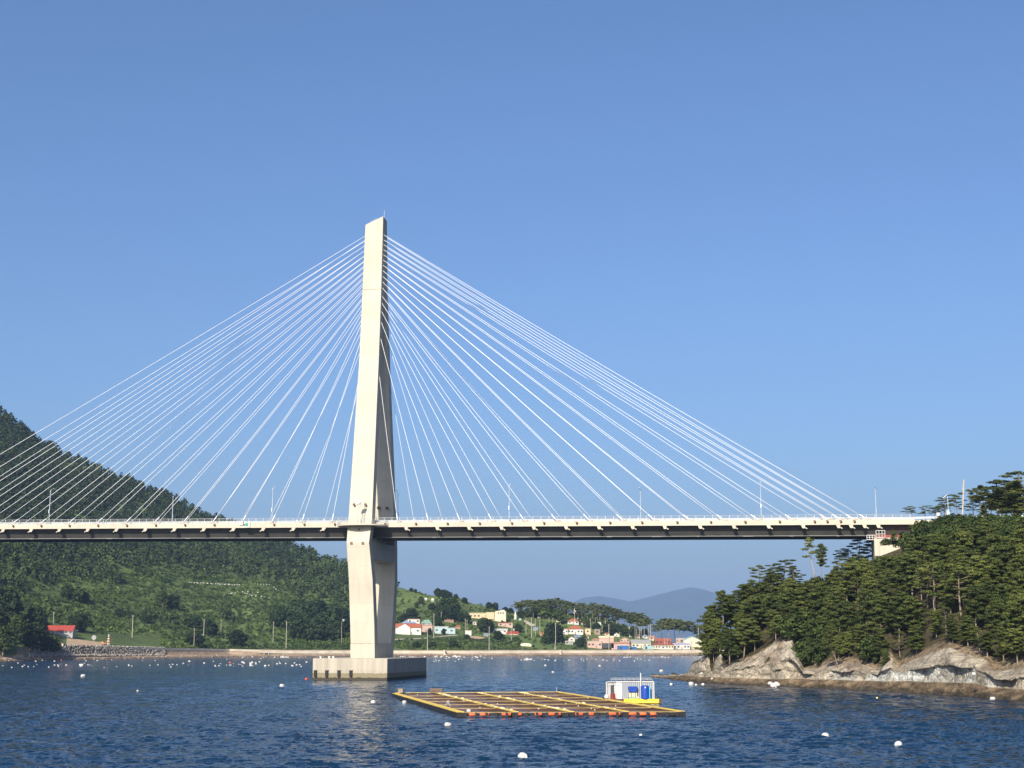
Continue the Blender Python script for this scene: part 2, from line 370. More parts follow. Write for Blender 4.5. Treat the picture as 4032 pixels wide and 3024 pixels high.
# stay cables
RT = [(3420, 921), (3366, 941), (3313, 960), (3263, 980), (3125, 1000), (2989, 1021), (2853, 1041), (2720, 1063), (2581, 1085), (2455, 1107), (2323, 1131), (2194, 1156), (2067, 1183), (1940, 1215), (1813, 1256), (1688, 1316), (1566, 1450)]
uR = [bp(x, 2050, -8.6)[0] for x, _ in RT]
zT = [bp(1503, y, -1.5 if y < 1140 else -3.5)[1] for _, y in RT]
uLf = [-136.5, -129, -121.1, -113.3] + [-105.4+8.06*k for k in range(13)]
def edge_at(z):
    zs = [p[2] for p in PL][::-1]
    return (np.interp(z, zs, [p[0] for p in PL][::-1]), np.interp(z, zs, [p[1] for p in PL][::-1]), np.interp(z, zs, [p[3] for p in PL][::-1]))
anchors = []
for side, ulist in ((1, uR), (-1, uLf)):
    for u, z in zip(ulist, zT):
        ea, eb, h = edge_at(z); u0 = (eb-.3) if side > 0 else (ea+.3)
        for s2 in (-1, 1):
            v1 = s2*8.62 if s2 < 0 else 8.55; v0 = s2*max(h-.95, .75)
            p1 = Vector(B(u, v1*.992, dz(u)-.1)); p0 = Vector(B(u0, v0, z))
            pts = [p0.lerp(p1, t) - Vector((0, 0, 1))*(4*t*(1-t))*.0035*(p1-p0).length for t in np.linspace(0, 1, 9)]
            cb = MB().tube(pts, .058, 6); d = (p0-p1).normalized()
            cb.tube([p1, p1+d*2.4], .12, 7); c_o = cb.build('stay_cable', M['cable'], bridge, smooth=True)
            if s2 < 0: anchors.append((u, side))
for u, s2 in anchors:
    ub = u+s2*2.15; z = dz(ub)-1.22
    q = MB()
    a0, a1 = (ub-.5, ub+.5)
    q.hexa([B(ub-.15, -8.55, z-.78), B(ub+.45*s2, -8.55, z-.78), B(ub+.45*s2, -7.95, z-.78), B(ub-.15, -7.95, z-.78), B(a0, -8.55, z), B(a1, -8.55, z), B(a1, -7.95, z), B(a0, -7.95, z)] if s2 > 0 else
           [B(ub-.45, -8.55, z-.78), B(ub+.15, -8.55, z-.78), B(ub+.15, -7.95, z-.78), B(ub-.45, -7.95, z-.78), B(a0+.1, -8.55, z), B(a1+.15, -8.55, z), B(a1+.15, -7.95, z), B(a0, -7.95, z)])
    q.tube([B(ub+.4*s2, -8.25, z-.55), B(ub+.95*s2, -8.25, z-.9)], .15, 8)
    q.build('cable_anchor', M['deck'], deck_o)
    q = MB(); uu = u+s2*.3; q.bbox(uu-.45, uu+.45, -8.7, -7.9, dz(u)-.02, dz(u)+.26); q.build('anchor_block', M['deck'], deck_o, bevel=.15)
    uf = u-s2*(-1.0 if s2 > 0 else -1.6) + (2.5 if s2 < 0 else -4.2)
    q = MB(); q.ball(B(uf, -8.85, dz(uf)-.45), .30, 8, 6); q.bbox(uf-.35, uf+.1, -8.8, -8.6, dz(uf)-.25, dz(uf)-.12); q.build('floodlight', M['brown'], deck_o)
# sign on the fascia
u, z = bp(973, 2066, -8.8)
q = MB(); q.bbox(u-.85, u+.75, -8.9, -8.72, z-.75, z+.75); sg_ = q.build('clearance_sign', M['white'], bridge)
q = MB(); q.bbox(u-.42, u+.38, -8.95, -8.903, z-.42, z+.45); q.build('green_square', M['green'], sg_)
q = MB(); q.bbox(u-2.1, u-1.2, -8.85, -8.3, z-.1, z+1.0); q.build('equipment_box', M['white'], bridge)

# approach retaining wall behind the right end of the deck
ab = empty('bridge_abutment', B(150, 0, 0), 'pale concrete abutment where the deck meets the wooded hill', 'abutment')
q = MB(); q.bbox(134.02, 215, -8.55, 8.55, 30, 37.25); q.build('approach_wall', M['deck'], ab)
q = MB(); q.bbox(124.6, 139, -8.0, 8.0, 26, 33.2); q.build('seat_wall', M['concrete'], ab)
q = MB(); q.bbox(125.0, 139, -8.0, 8.0, 33.205, 33.85)
q.build('bearing_shelf', mat('dull_red_steel', (.22, .05, .04), .6), ab)
u0, z0 = bp(3463, 2136, -10); u1, z1 = bp(3572, 2180, -10)
q = MB(); q.hexa([B(u0, -10.4, 22), B(u1+2, -10.4, 22), B(u1+2, -9.6, 22), B(u0, -9.6, 22), B(u0, -10.4, bp(3463, 2150, -10)[1]), B(u1+2, -10.4, bp(3570, 2136, -10)[1]), B(u1+2, -9.6, bp(3570, 2136, -10)[1]), B(u0, -9.6, bp(3463, 2150, -10)[1])])
q.build('wing_wall', M['concrete'], ab)
q = MB()
for (x0, y0, x1, y1, v) in ((3413, 2107, 3446, 2124, -7.5), (3449, 2089, 3485, 2116, -8.2)):
    a, zt = bp(x0, y0, v); b, zb = bp(x1, y1, v)
    for zz_ in (zt, (zt+zb)/2, zb): q.bbox(a, b, v-.05, v+.05, zz_-.05, zz_+.05)
    for k in range(4): uu = a+(b-a)*k/3; q.bbox(uu-.05, uu+.05, v-.06, v+.06, zb, zt)
    q.bbox(a, b, v, v+1.5, zb-.12, zb)
q.build('inspection_platform', M['white'], ab)
q = MB(); q.bbox(134.02, 230, -7.2, -7.0, 37.65, 38.05)
for u in np.arange(134, 230, 2): q.bbox(u, u+.15, -6.99, -6.85, 37.25, 38.05)
q.build('guardrail', M['white'], ab)
q = MB(); q.bbox(134.02, 230, 6.8, 7.0, 37.6, 38.2); q.build('guardrail', M['white'], ab)

# street lamps along the deck
def lamp_proto():
    r = empty('street_lamp', (0, 0, 0)); 
    MB().tube([(0, 0, 0), (0, 0, 4.2), (0, 0, 9.0)], [.11, .085, .06], 8).build('pole', M['lamp'], r)
    pts = [(0, 0, 8.6), (0, .25, 9.15), (0, .8, 9.45), (0, 1.7, 9.55)]
    MB().tube(pts, .05, 6).build('arm', M['lamp'], r)
    q = MB(); q.hexa([(-.14, 1.6, 9.46), (.14, 1.6, 9.46), (.14, 2.4, 9.50), (-.14, 2.4, 9.50), (-.1, 1.6, 9.62), (.1, 1.6, 9.62), (.08, 2.35, 9.6), (-.08, 2.35, 9.6)]); q.build('lamp_head', M['lamp'], r)
    q = MB(); q.ball((.0, -.1, 8.55), .17, 8, 6); q.build('camera_dome', M['white'], r)
    MB().box((-.02, -.2, 3.4), (.22, .22, 1.0)).build('control_box', M['lamp'], r)
    return r
LAMPS = [(193, -1, 'left-most street lamp on the bridge, over the stay cables and dark hill'), (678, 1, 'street lamp on the bridge against the skyline of the dark left hill'),
         (1071, -1, 'street lamp on the bridge deck, first one left of the pylon'), (1566, 1, 'street lamp standing just right of the pylon, close behind its leg'),
         (2005, -1, 'first separate street lamp on the deck to the right of the pylon'), (2523, 1, 'street lamp on the deck over the gap between village and headland'),
         (2998, -1, 'street lamp on the deck among the closely spaced right-hand cables'), (3451, 1, 'right-most street lamp of the bridge, beyond the last stay cable')]
proto = lamp_proto()
for i, (x, s2, lab) in enumerate(LAMPS):
    o = proto if i == 0 else copy_tree(proto)
    v = s2*8.0; u, _ = bp(x, 2048, v); o.location = B(u, v, dz(u)); o.rotation_euler = (0, 0, -TH if s2 < 0 else -TH+math.pi)
    tag(o, lab, 'street lamp', 'street lamps along the bridge deck')
# mast with two panels at the near leg
r = empty('floodlight_mast', B(ul+.2, -14.3, pz), 'lattice mast with tilted white panels on the round platform', 'mast')
q = MB()
ux, zt = bp(1414, 1978, -14.3)
for a in (-.5, .5):
    q.tube([B(ux+a, -14.3, pz), B(ux+a*.6, -14.3, zt)], .06, 5)
for k in range(6):
    z0 = pz+(zt-pz)*k/6; z1 = pz+(zt-pz)*(k+1)/6
    q.tube([B(ux-.5, -14.3, z0), B(ux+.5, -14.3, z1)], .035, 4); q.tube([B(ux+.5, -14.3, z0), B(ux-.5, -14.3, z1)], .035, 4)
q.tube([B(ux, -14.3, zt), B(ux, -14.3, zt+1.7)], .04, 4)
q.build('lattice_pole', M['rail'], r)
q = MB(); q.hexa([B(ux-.75, -14.9, zt-.5), B(ux+.45, -14.9, zt-.2), B(ux+.45, -14.6, zt-.2), B(ux-.75, -14.6, zt-.5), B(ux-.45, -14.5, zt+.35), B(ux+.75, -14.5, zt+.65), B(ux+.75, -14.2, zt+.65), B(ux-.45, -14.2, zt+.35)]); q.build('panel', M['white'], r)
# ------------------------------------------------------------------ far shore land
def fbm(x, y, s, seed=0.0, oct_=4):
    return mnoise.fractal(Vector((x*s+seed, y*s-seed, seed)), 1.0, 2.0, oct_)
FX = np.array([-700, -300, 0, 400, 900, 1370, 1800, 2300, 2800, 3400.])
FS = [(-700, 2613), (-300, 2609), (0, 2604), (400, 2596), (900, 2588), (1370, 2586), (1800, 2585), (2300, 2583), (2800, 2581), (3400, 2580)]
pa = [at_z(x, y) for x, y in FS]
A_SH = np.array([p[0]/p[1] for p in pa]); Y_SH = np.array([p[1] for p in pa])
def Ysh(a): return np.interp(a, A_SH, Y_SH)
def ctrl(lst, Yf):                                     # pixel silhouette -> (azimuth, height) at distance Yf
    out = []
    for x, y, d in lst:
        a0 = (x-CX)/F/CT; Y = Yf(a0)+d; p = at_y(x, y, Y); out.append((p[0]/p[1], p[2], d))
    return out
RIDGE = [(-700, 1250, 820), (-400, 1440, 800), (0, 1632, 760), (45, 1660, 750), (113, 1712, 740), (158, 1748, 735), (203, 1762, 730), (253, 1794, 720), (316, 1820, 700), (384, 1848, 680), (452, 1878, 670), (520, 1905, 650), (588, 1932, 640), (655, 1959, 620), (746, 2004, 600), (836, 2044, 580), (904, 2062, 560), (1000, 2098, 540), (1117, 2142, 520), (1216, 2177, 500), (1284, 2204, 480), (1370, 2235, 450), (1480, 2285, 400), (1563, 2316, 330), (1611, 2327, 320), (1674, 2344, 310), (1715, 2351, 300), (1810, 2360, 290), (1848, 2378, 280), (1911, 2388, 270), (1959, 2398, 260), (2016, 2410, 250), (2060, 2410, 240), (2150, 2404, 220), (2250, 2408, 200), (2350, 2420, 190), (2450, 2458, 170), (2520, 2480, 160), (2570, 2505, 150), (2620, 2520, 150), (2800, 2530, 150), (3400, 2540, 150)]
rc = ctrl(RIDGE, Ysh); A_R = np.array([r[0] for r in rc]); Z_R = np.array([r[1] for r in rc]); D_R = np.array([r[2] for r in rc])
ROAD = [(-700, 2548, 16), (-300, 2545, 16), (0, 2545, 16), (250, 2546, 16), (600, 2551, 16), (900, 2557, 16), (1126, 2562, 16), (1800, 2563, 16), (2800, 2560, 16), (3400, 2560, 16)]
rr = ctrl(ROAD, Ysh); A_W = np.array([r[0] for r in rr]); Z_W = np.array([r[1] for r in rr])
def land_z(a, d, Y, fine=True):
    zr = np.interp(a, A_R, Z_R); D = np.interp(a, A_R, D_R); zw = np.interp(a, A_W, Z_W)
    pw = np.interp(a, [A_R[0], A_R[20], A_R[23], A_R[-1]], [1.35, 1.35, 1.0, 1.0])
    t = np.clip((d-30)/(D-30), 0, 1)
    z = np.where(d < 0, d*.15, np.where(d < 12, d*.18, np.where(d < 15, 2.16+(d-12)/3*(zw-2.16), zw)))
    z = np.where(d > 30, zw+(zr-zw)*t**pw, z)
    return np.where(d > D, zr-(d-D)*.25, z)
NC, amin, amax = 420, A_SH[0]*1.02, A_SH[-1]
da = np.concatenate([[-30, -4, 0, 3, 6, 9, 11.9, 12.8, 14.2, 15, 20, 26, 30], np.linspace(38, 300, 40), np.linspace(312, 820, 44), [900, 1100, 1500]])
aa = np.linspace(amin, amax, NC)
GZ = np.zeros((len(da), NC)); GX = np.zeros_like(GZ); GY = np.zeros_like(GZ)
for j, a in enumerate(aa):
    ys_ = Ysh(a)+da; zz_ = land_z(a, da, ys_)
    for i, d in enumerate(da):
        X, Y = a*ys_[i], ys_[i]
        if d > 30:
            k = min(1, (d-30)/60); zz_[i] += k*(2.2*fbm(X, Y, .012, 3)+.8*fbm(X, Y, .05, 8))
        elif d < 12 and d > 0: zz_[i] += .25*fbm(X, Y, .2, 5)
        GX[i, j], GY[i, j] = X, Y
    GZ[:, j] = zz_
def ground(X, Y):
    a = np.asarray(X)/np.asarray(Y); d = Y-Ysh(a)
    ja = np.clip((a-aa[0])/(aa[1]-aa[0]), 0, NC-1.001); j = ja.astype(int) if hasattr(ja, 'astype') else int(ja); fj = ja-j
    i = np.clip(np.searchsorted(da, d)-1, 0, len(da)-2); fi = np.clip((d-da[i])/(da[i+1]-da[i]), 0, 1)
    return (GZ[i, j]*(1-fj)+GZ[i, j+1]*fj)*(1-fi)+(GZ[i+1, j]*(1-fj)+GZ[i+1, j+1]*fj)*fi
def hit(px, py, d0=16.5, default=None):
    """first point where the ray through a pixel meets the far land"""
    dr = ray(px, py); Y = np.arange(700, 2300, 1.5); X = Y*dr[0]/dr[1]; Z = CH+Y*dr[2]/dr[1]
    g = ground(X, Y); ok = (g >= Z) & (Y-Ysh(X/Y) > d0); k = np.argmax(ok)
    if not ok.any(): return None
    return (X[k], Y[k], g[k])
zone = np.zeros((len(da), NC, 3))
GRASS = np.array((.092, .128, .036)); DARKG = np.array((.028, .048, .020)); BEACH = np.array((.26, .19, .13)); ROADC = np.array((.30, .28, .24)); DIRT = np.array((.40, .30, .20))
for j in range(NC):
    for i, d in enumerate(da):
        X, Y, z = GX[i, j], GY[i, j], GZ[i, j]
        if d < 12.5: c = BEACH*(1+.3*fbm(X, Y, .08, 2)); c = c*(.45 if d < 3.5 else 1)
        elif d < 20: c = (ROADC if aa[j] > -.165 else (DIRT*.72 if aa[j] > -.33 else GRASS*.8))*(1+.25*fbm(X, Y, .1, 4))
        else:
            n = fbm(X, Y, .03, 11); n2 = fbm(X, Y, .006, 21)
            c = GRASS*(1+.5*n)+DARKG*0; k = min(1, max(0, .35-n2*1.2)); c = c*(1-k*.5)+DARKG*k*.5
        zone[i, j] = c
V_ = np.stack([GX.ravel(), GY.ravel(), GZ.ravel()], 1)
ii, jj = np.meshgrid(np.arange(len(da)-1), np.arange(NC-1), indexing='ij'); b0 = (ii*NC+jj).ravel()
Q_ = np.stack([b0, b0+1, b0+NC+1, b0+NC], 1)
def attr_mat(name, rough=.9, nscale=.35, amt=.35, bump=0.0, bscale=1.0):
    m = bpy.data.materials.new(name); m.use_nodes = True; n = m.node_tree; p = n.nodes['Principled BSDF']
    p.inputs['Roughness'].default_value = rough; p.inputs['Specular IOR Level'].default_value = .15
    at_ = n.nodes.new('ShaderNodeAttribute'); at_.attribute_name = 'tint'
    tc = n.nodes.new('ShaderNodeTexCoord'); nz = n.nodes.new('ShaderNodeTexNoise'); nz.inputs['Scale'].default_value = nscale; nz.inputs['Detail'].default_value = 8; nz.inputs['Roughness'].default_value = .65
    n.links.new(tc.outputs['Object'], nz.inputs['Vector'])
    mr = n.nodes.new('ShaderNodeMapRange'); mr.inputs[1].default_value = .3; mr.inputs[2].default_value = .7; mr.inputs[3].default_value = 1-amt; mr.inputs[4].default_value = 1+amt
    n.links.new(nz.outputs[0], mr.inputs[0])
    mx = n.nodes.new('ShaderNodeMix'); mx.data_type = 'RGBA'; mx.blend_type = 'MULTIPLY'; mx.inputs[0].default_value = 1; mx.clamp_result = False
    n.links.new(at_.outputs['Color'], mx.inputs[6]); n.links.new(mr.outputs[0], mx.inputs[7]); n.links.new(mx.outputs[2], p.inputs['Base Color'])
    if bump:
        nb = n.nodes.new('ShaderNodeTexNoise'); nb.inputs['Scale'].default_value = bscale; nb.inputs['Detail'].default_value = 8; n.links.new(tc.outputs['Object'], nb.inputs['Vector'])
        b = n.nodes.new('ShaderNodeBump'); b.inputs['Distance'].default_value = bump; n.links.new(nb.outputs[0], b.inputs['Height']); n.links.new(b.outputs[0], p.inputs['Normal'])
    return m
land = tag(np_mesh('hillside_ground', V_, Q_, attr_mat('hillside_soil'), zone.reshape(-1, 3), True), kind='structure')

# distant mountains, eight kilometres off
MT = [(1500, 2530), (1900, 2500), (2120, 2430), (2249, 2374), (2302, 2353), (2363, 2348), (2416, 2356), (2483, 2369), (2543, 2354), (2622, 2334), (2680, 2320), (2720, 2313), (2760, 2318), (2796, 2329), (2839, 2342), (2893, 2342), (2922, 2338), (3000, 2345), (3200, 2400), (3600, 2430), (4200, 2480)]
Ym = 15000.0; xs = np.arange(1400, 4300, 12.0); mys = np.interp(xs, [m[0] for m in MT], [m[1] for m in MT])
rows = []; ts = np.linspace(0, 1, 16); mv = []
for x, y in zip(xs, mys):
    p = at_y(x, y, Ym)
    for t in list(ts)+[1.3, 2.0]:
        Y = Ym-2000*(1-t); k = t if t <= 1 else max(0, 1-(t-1))
        zz_ = (p[2]+10)*(k**1.25)-10; X = p[0]*Y/Ym
        zz_ += 46*mnoise.fractal(Vector((X*.0009, Y*.0009, 1.7)), 1, 2, 5)*min(1, 4*k*(1-k)+.12) if k > 0 else 0
        mv.append((X, Y, zz_))
nr = len(ts)+2; mq = [(i*nr+k, (i+1)*nr+k, (i+1)*nr+k+1, i*nr+k+1) for i in range(len(xs)-1) for k in range(nr-1)]
tag(np_mesh('distant_mountains', mv, mq, mat('mountain_woods', (.020, .042, .045), .9, var=.4, scale=.01), None, True), kind='structure')

# ------------------------------------------------------------------ foliage generators
def leaves(cent, rad, n, size, flat=1.0, up=.5, tint=None, tvar=.12, shell=.55, seed=None):
    """n small quads spread in each ellipsoidal clump -> verts (N*4,3), tint (N*4)"""
    cent = np.asarray(cent, float).reshape(-1, 3); m = len(cent)
    rad = np.broadcast_to(np.asarray(rad, float), (m,)); size = np.broadcast_to(np.asarray(size, float), (m,))
    d = rng.normal(size=(m, n, 3)); d /= np.linalg.norm(d, axis=2, keepdims=True)
    r = rad[:, None, None]*(shell+(1-shell)*rng.random((m, n, 1)))
    off = d*r; off[..., 2] *= flat
    c = cent[:, None, :]+off
    nrm = d*.9+rng.normal(size=(m, n, 3))*.55; nrm[..., 2] += up; nrm /= np.linalg.norm(nrm, axis=2, keepdims=True)
    a = np.cross(nrm, rng.normal(size=(m, n, 3))); a /= np.linalg.norm(a, axis=2, keepdims=True); b = np.cross(nrm, a)
    s = size[:, None, None]*(.6+.8*rng.random((m, n, 1))); b = b*(.5+.5*rng.random((m, n, 1)))
    v = np.stack([c-a*s*.5-b*s*.5, c+a*s*.5-b*s*.35, c+a*s*.45+b*s*.5, c-a*s*.5+b*s*.4], 2)
    tn = np.broadcast_to(np.asarray(.5 if tint is None else tint, float), (m,))[:, None]+rng.normal(size=(m, n))*tvar
    return v.reshape(-1, 3), np.repeat(np.clip(tn, 0, 1).ravel(), 4)
def leaf_obj(name, parts, mat_, parent=None):
    v = np.concatenate([p[0] for p in parts]); t = np.concatenate([p[1] for p in parts])
    return np_mesh(name, v, np.arange(len(v)).reshape(-1, 4), mat_, t, False, parent)
M['pine'] = foliage('pine_needles', (.022, .034, .010), (.126, .150, .036), (.20, .20, .048))
M['broad'] = foliage('broad_leaves', (.016, .030, .008), (.075, .105, .026))
M['forest'] = foliage('forest_leaves', (.009, .017, .009), (.042, .066, .022), (.065, .10, .028))
M['shrub'] = foliage('shrub_leaves', (.018, .038, .010), (.084, .126, .030), (.13, .17, .04))
M['bark'] = mat('pine_bark', (.25, .20, .155), .9, var=.35, scale=1.5)
M['barkpale'] = mat('dead_bark', (.34, .29, .24), .9, var=.3, scale=1.5)

# far-off wood and undergrowth, each reading as one mass
def field_points(n, a0, a1, d0, d1):
    a = rng.uniform(a0, a1, n); d = rng.uniform(d0, d1, n); Y = Ysh(a)+d; X = a*Y; Z = ground(X, Y)
    f = Y*CT+(Z-CH)*ST; px = CX+F*X/f; py = CY-F*(-Y*ST+(Z-CH)*CT)/f
    D = np.interp(a, A_R, D_R)
    return X, Y, Z, px, py, d, D
FB = [(-400, 2330), (0, 2325), (60, 2300), (150, 2290), (300, 2262), (450, 2240), (520, 2262), (600, 2240), (700, 2232), (780, 2268), (900, 2270), (1000, 2280), (1100, 2290), (1180, 2330), (1250, 2350), (1330, 2420), (1390, 2430), (1440, 2350), (1500, 2318)]
X, Y, Z, px, py, d, D = field_points(26000, A_SH[0], A_R[27], 60, 830)
lim = np.interp(px, [p[0] for p in FB], [p[1] for p in FB])+rng.normal(size=len(px))*14
scr = np.array([mnoise.noise(Vector((p*.014, q*.02, 2))) for p, q in zip(X, Y)])
m_ = ((py < lim) | ((scr > np.where((px > 740) & (py < 2380), .55, .36)) & (py < 2480) & (rng.random(len(px)) < .45))) & (d < D+45) & (px > -260) & (px < 1560) & (rng.random(len(px)) < .42)
fx = np.stack([X[m_], Y[m_], Z[m_]], 1); nf = len(fx)
hgt = rng.uniform(6.0, 10.5, nf); rad = rng.uniform(2.3, 3.8, nf)
nz_ = np.array([mnoise.noise(Vector((p[0]*.02, p[1]*.02, 4))) for p in fx])
low = np.clip((py[m_]-2080)/160, 0, 1)
tn = np.clip(.26+nz_*.5+rng.normal(size=nf)*.16+low*.25-.14*(1-low), 0, .95)
parts = [leaves(fx+np.stack([0*hgt, 0*hgt, hgt*.5], 1), rad, 26, 1.75, 1.25, .35, tn, .10, .7),
         leaves(fx+np.stack([rng.normal(size=nf)*.8, rng.normal(size=nf)*.8, hgt*.85], 1), rad*.62, 14, 1.4, 1.2, .5, tn+.06, .10, .6)]
tag(leaf_obj('forest', parts, M['forest']), 'dark green forest covering the whole upper slope of the left hill', 'forest', kind='stuff')
# undergrowth
X, Y, Z, px, py, d, D = field_points(42000, A_SH[0], A_SH[-1], 31, 420)
pn = np.array([mnoise.noise(Vector((p*.011, q*.022, 9))) for p, q in zip(X, Y)])
lim = np.interp(px, [p[0] for p in FB], [p[1] for p in FB])
opens = ((px > 150) & (px < 460) & (py > 2350) & (py < 2440)) | ((px > 720) & (px < 1060) & (py > 2282) & (py < 2370)) | ((px > 1560) & (px < 2010) & (py < 2400)) | ((px > 1000) & (px < 1075) & (py > 2450)) | ((px > 2050) & (px < 2250) & (py > 2430))
dens = np.where(px < 1480, .95, np.where(py > 2505, .95, .55))*np.where(opens, .35, 1)*np.where(pn > .05, 1, .55)
road_ = (np.abs(py-2515-(px-1570)*-.02) < 4) & (px > 1560) & (px < 1900)
hedge = np.mod(Z+2.5*pn, 9.0) < 2.0; ter = (px > 120) & (px < 1120) & (py > 2290) & (py < 2500); dens = np.where(ter, np.where(hedge, .95, .38), dens)
m_ = (py > lim+2) & (d < D+8) & (px > -200) & (px < 2780) & (rng.random(len(px)) < dens) & ~road_
SH_P = (X, Y, Z, px, py, m_, pn)
#HOUSES
# ------------------------------------------------------------------ village
WALLC = dict(white=(.74, .72, .66), cream=(.72, .58, .36), pink=(.60, .42, .34), blue=(.46, .60, .63), teal=(.38, .54, .54), brown=(.36, .27, .20), orange=(.62, .30, .14), grey=(.42, .42, .40), dark=(.07, .07, .08), red=(.42, .07, .05), cobalt=(.03, .16, .45), palecream=(.78, .70, .52), lilac=(.52, .48, .66), green=(.22, .38, .30), slate=(.25, .32, .46), rust=(.40, .13, .07), terra=(.46, .24, .17))
WM = {k: mat('wall_'+k, tuple(q*.74 for q in v), .75, var=.14, scale=.6) for k, v in WALLC.items()}
M['pane'] = mat('window_glass', (.05, .06, .08), .15, spec=.5)
boxes = []                                             # pixel footprints kept clear of undergrowth
def spot(x, y, yaw=0.0):
    h = hit(x, y)
    if h is None:
        a0 = (x-CX)/F/CT; Y = Ysh(a0)+34; p = at_y(x, y, Y); h = (p[0], p[1], float(ground(p[0], p[1])))
    return h
def house(name, x0, x1, yt, yb, wall, roof, kind, label, cat='house', win=2, depth=None, yaw=0.0, eave=.55, door=True, overhang=.35, wcol=None):
    X, Y, Z = spot((x0+x1)/2, yb); k = Y/F*1.0
    W = (x1-x0)*k; H = (yb-yt)*k; Dp = depth or max(3.5, min(9, W*.6)); cz, sn = math.cos(R(yaw)), math.sin(R(yaw))
    # front face at the pixel base; the house reaches back from it
    def L(x, y, z): return (X+x*cz-y*sn, Y+x*sn+y*cz, Z+z)
    boxes.append((x0-4, x1+4, yt, yb+5))
    r = empty(name, (X, Y, Z), label, cat)
    he = H*eave if kind in ('gable', 'hip', 'shed', 'arch', 'gableside') else H-.25
    q = MB(); q.hexa([L(a, b, c) for c in (-2.0, he) for a, b in ((-W/2, 0), (W/2, 0), (W/2, Dp), (-W/2, Dp))])
    if kind == 'gable':                                 # gable end faces the water
        q.add([L(-W/2, .004, he), L(W/2, .004, he), L(0, .004, H-.12), L(-W/2, Dp, he), L(W/2, Dp, he), L(0, Dp, H-.12)], [(0, 1, 2), (3, 5, 4)])
    if kind == 'gableside':
        q.add([L(-W/2+.004, 0, he), L(-W/2+.004, Dp, he), L(-W/2+.004, Dp/2, H-.12), L(W/2-.004, 0, he), L(W/2-.004, Dp, he), L(W/2-.004, Dp/2, H-.12)], [(0, 2, 1), (3, 4, 5)])
    q.build('wall', WM[wall], r)
    q = MB(); o = overhang; t = .22
    if kind == 'flat':
        q.hexa([L(a, b, c) for c in (H-.25, H+.05) for a, b in ((-W/2-o, -o), (W/2+o, -o), (W/2+o, Dp+o), (-W/2-o, Dp+o))])
    elif kind == 'shed':
        q.hexa([L(-W/2-o, -o, he), L(W/2+o, -o, he), L(W/2+o, Dp, H-t), L(-W/2-o, Dp, H-t), L(-W/2-o, -o, he+t), L(W/2+o, -o, he+t), L(W/2+o, Dp, H), L(-W/2-o, Dp, H)])
    elif kind == 'gable':
        for s in (-1, 1):
            q.hexa([L(s*(W/2+o), -o, he-t-o*.3), L(0, -o, H-t), L(0, Dp+o, H-t), L(s*(W/2+o), Dp+o, he-t-o*.3), L(s*(W/2+o), -o, he-o*.3), L(0, -o, H), L(0, Dp+o, H), L(s*(W/2+o), Dp+o, he-o*.3)])
    elif kind == 'gableside':
        for y0, y1 in ((-o, Dp/2), (Dp+o, Dp/2)):
            q.hexa([L(-W/2-o, y0, he-t), L(W/2+o, y0, he-t), L(W/2+o, y1, H-t), L(-W/2-o, y1, H-t), L(-W/2-o, y0, he), L(W/2+o, y0, he), L(W/2+o, y1, H), L(-W/2-o, y1, H)])
    elif kind == 'hip':
        g = min(W*.3, Dp*.5)
        q.add([L(-W/2-o, -o, he), L(W/2+o, -o, he), L(W/2+o, Dp+o, he), L(-W/2-o, Dp+o, he), L(-W/2+g, Dp/2, H), L(W/2-g, Dp/2, H)], [(3, 2, 1, 0), (0, 1, 5, 4), (1, 2, 5), (2, 3, 4, 5), (3, 0, 4)])
    elif kind == 'arch':
        m = 9; vs_ = []
        for yy in (-.1, Dp): 
            for k2 in range(m): vs_.append(L(-W/2*math.cos(math.pi*k2/(m-1)), yy, he+(H-he)*math.sin(math.pi*k2/(m-1))))
        q.add(vs_, [(k2+1, k2, m+k2, m+k2+1) for k2 in range(m-1)]+[tuple(range(m)), tuple(range(m, 2*m))[::-1]])
    q.build('roof', WM[roof], r)
    if win:
        ww = min(1.6, W/(win*2+1)); wh = min(1.3, he*.4); slots = win+(1 if door and W > 5 else 0)
        for k2 in range(slots):
            xx = -W/2+W*(k2+.5)/slots
            if door and W > 5 and k2 == slots//2:
                q = MB(); q.hexa([L(a, b, c) for c in (0.02, min(2.1, he*.8)) for a, b in ((xx-.5, -.05), (xx+.5, -.05), (xx+.5, .05), (xx-.5, .05))]); q.build('door', WM['brown'], r); continue
            q = MB(); z0 = he*.42
            q.hexa([L(a, b, c) for c in (z0, z0+wh) for a, b in ((xx-ww/2, -.04), (xx+ww/2, -.04), (xx+ww/2, .05), (xx-ww/2, .05))]); q.build('window', M['pane'], r)
    return r, L, W, H, Dp, he
H = house
r, L, W_, H_, D_, he_ = H('village_house', 1558, 1657, 2456, 2498, 'white', 'rust', 'gableside', 'white house with dark red tiled roof just right of the pylon, behind a low fence', win=3, eave=.62)
q = MB(); q.hexa([L(a, b, c) for c in (0, H_*.8) for a, b in ((-W_*.14, -.5), (-W_*.08, -.5), (-W_*.08, .3), (-W_*.14, .3))]); q.build('chimney', WM['dark'], r)
q = MB()                                                # front gable
q.add([L(-W_*.46, -1.0, he_-.1), L(W_*.12, -1.0, he_-.1), L(-W_*.12, -1.0, H_+.3), L(-W_*.46, D_/2, he_-.1), L(W_*.12, D_/2, he_-.1), L(-W_*.12, D_/2, H_+.3)], [(0, 1, 2), (0, 2, 5, 3), (1, 4, 5, 2), (3, 5, 4)])
q.build('front_gable', WM['rust'], r)
q = MB(); q.add([L(-W_*.42, -1.05, he_-.15), L(W_*.08, -1.05, he_-.15), L(-W_*.13, -1.05, H_-.3)], [(0, 1, 2)]); q.hexa([L(a, b, c) for c in (-2, he_-.12) for a, b in ((-W_*.42, -1.02), (W_*.08, -1.02), (W_*.08, -.01), (-W_*.42, -.01))]); q.build('gable_wall', WM['white'], r)
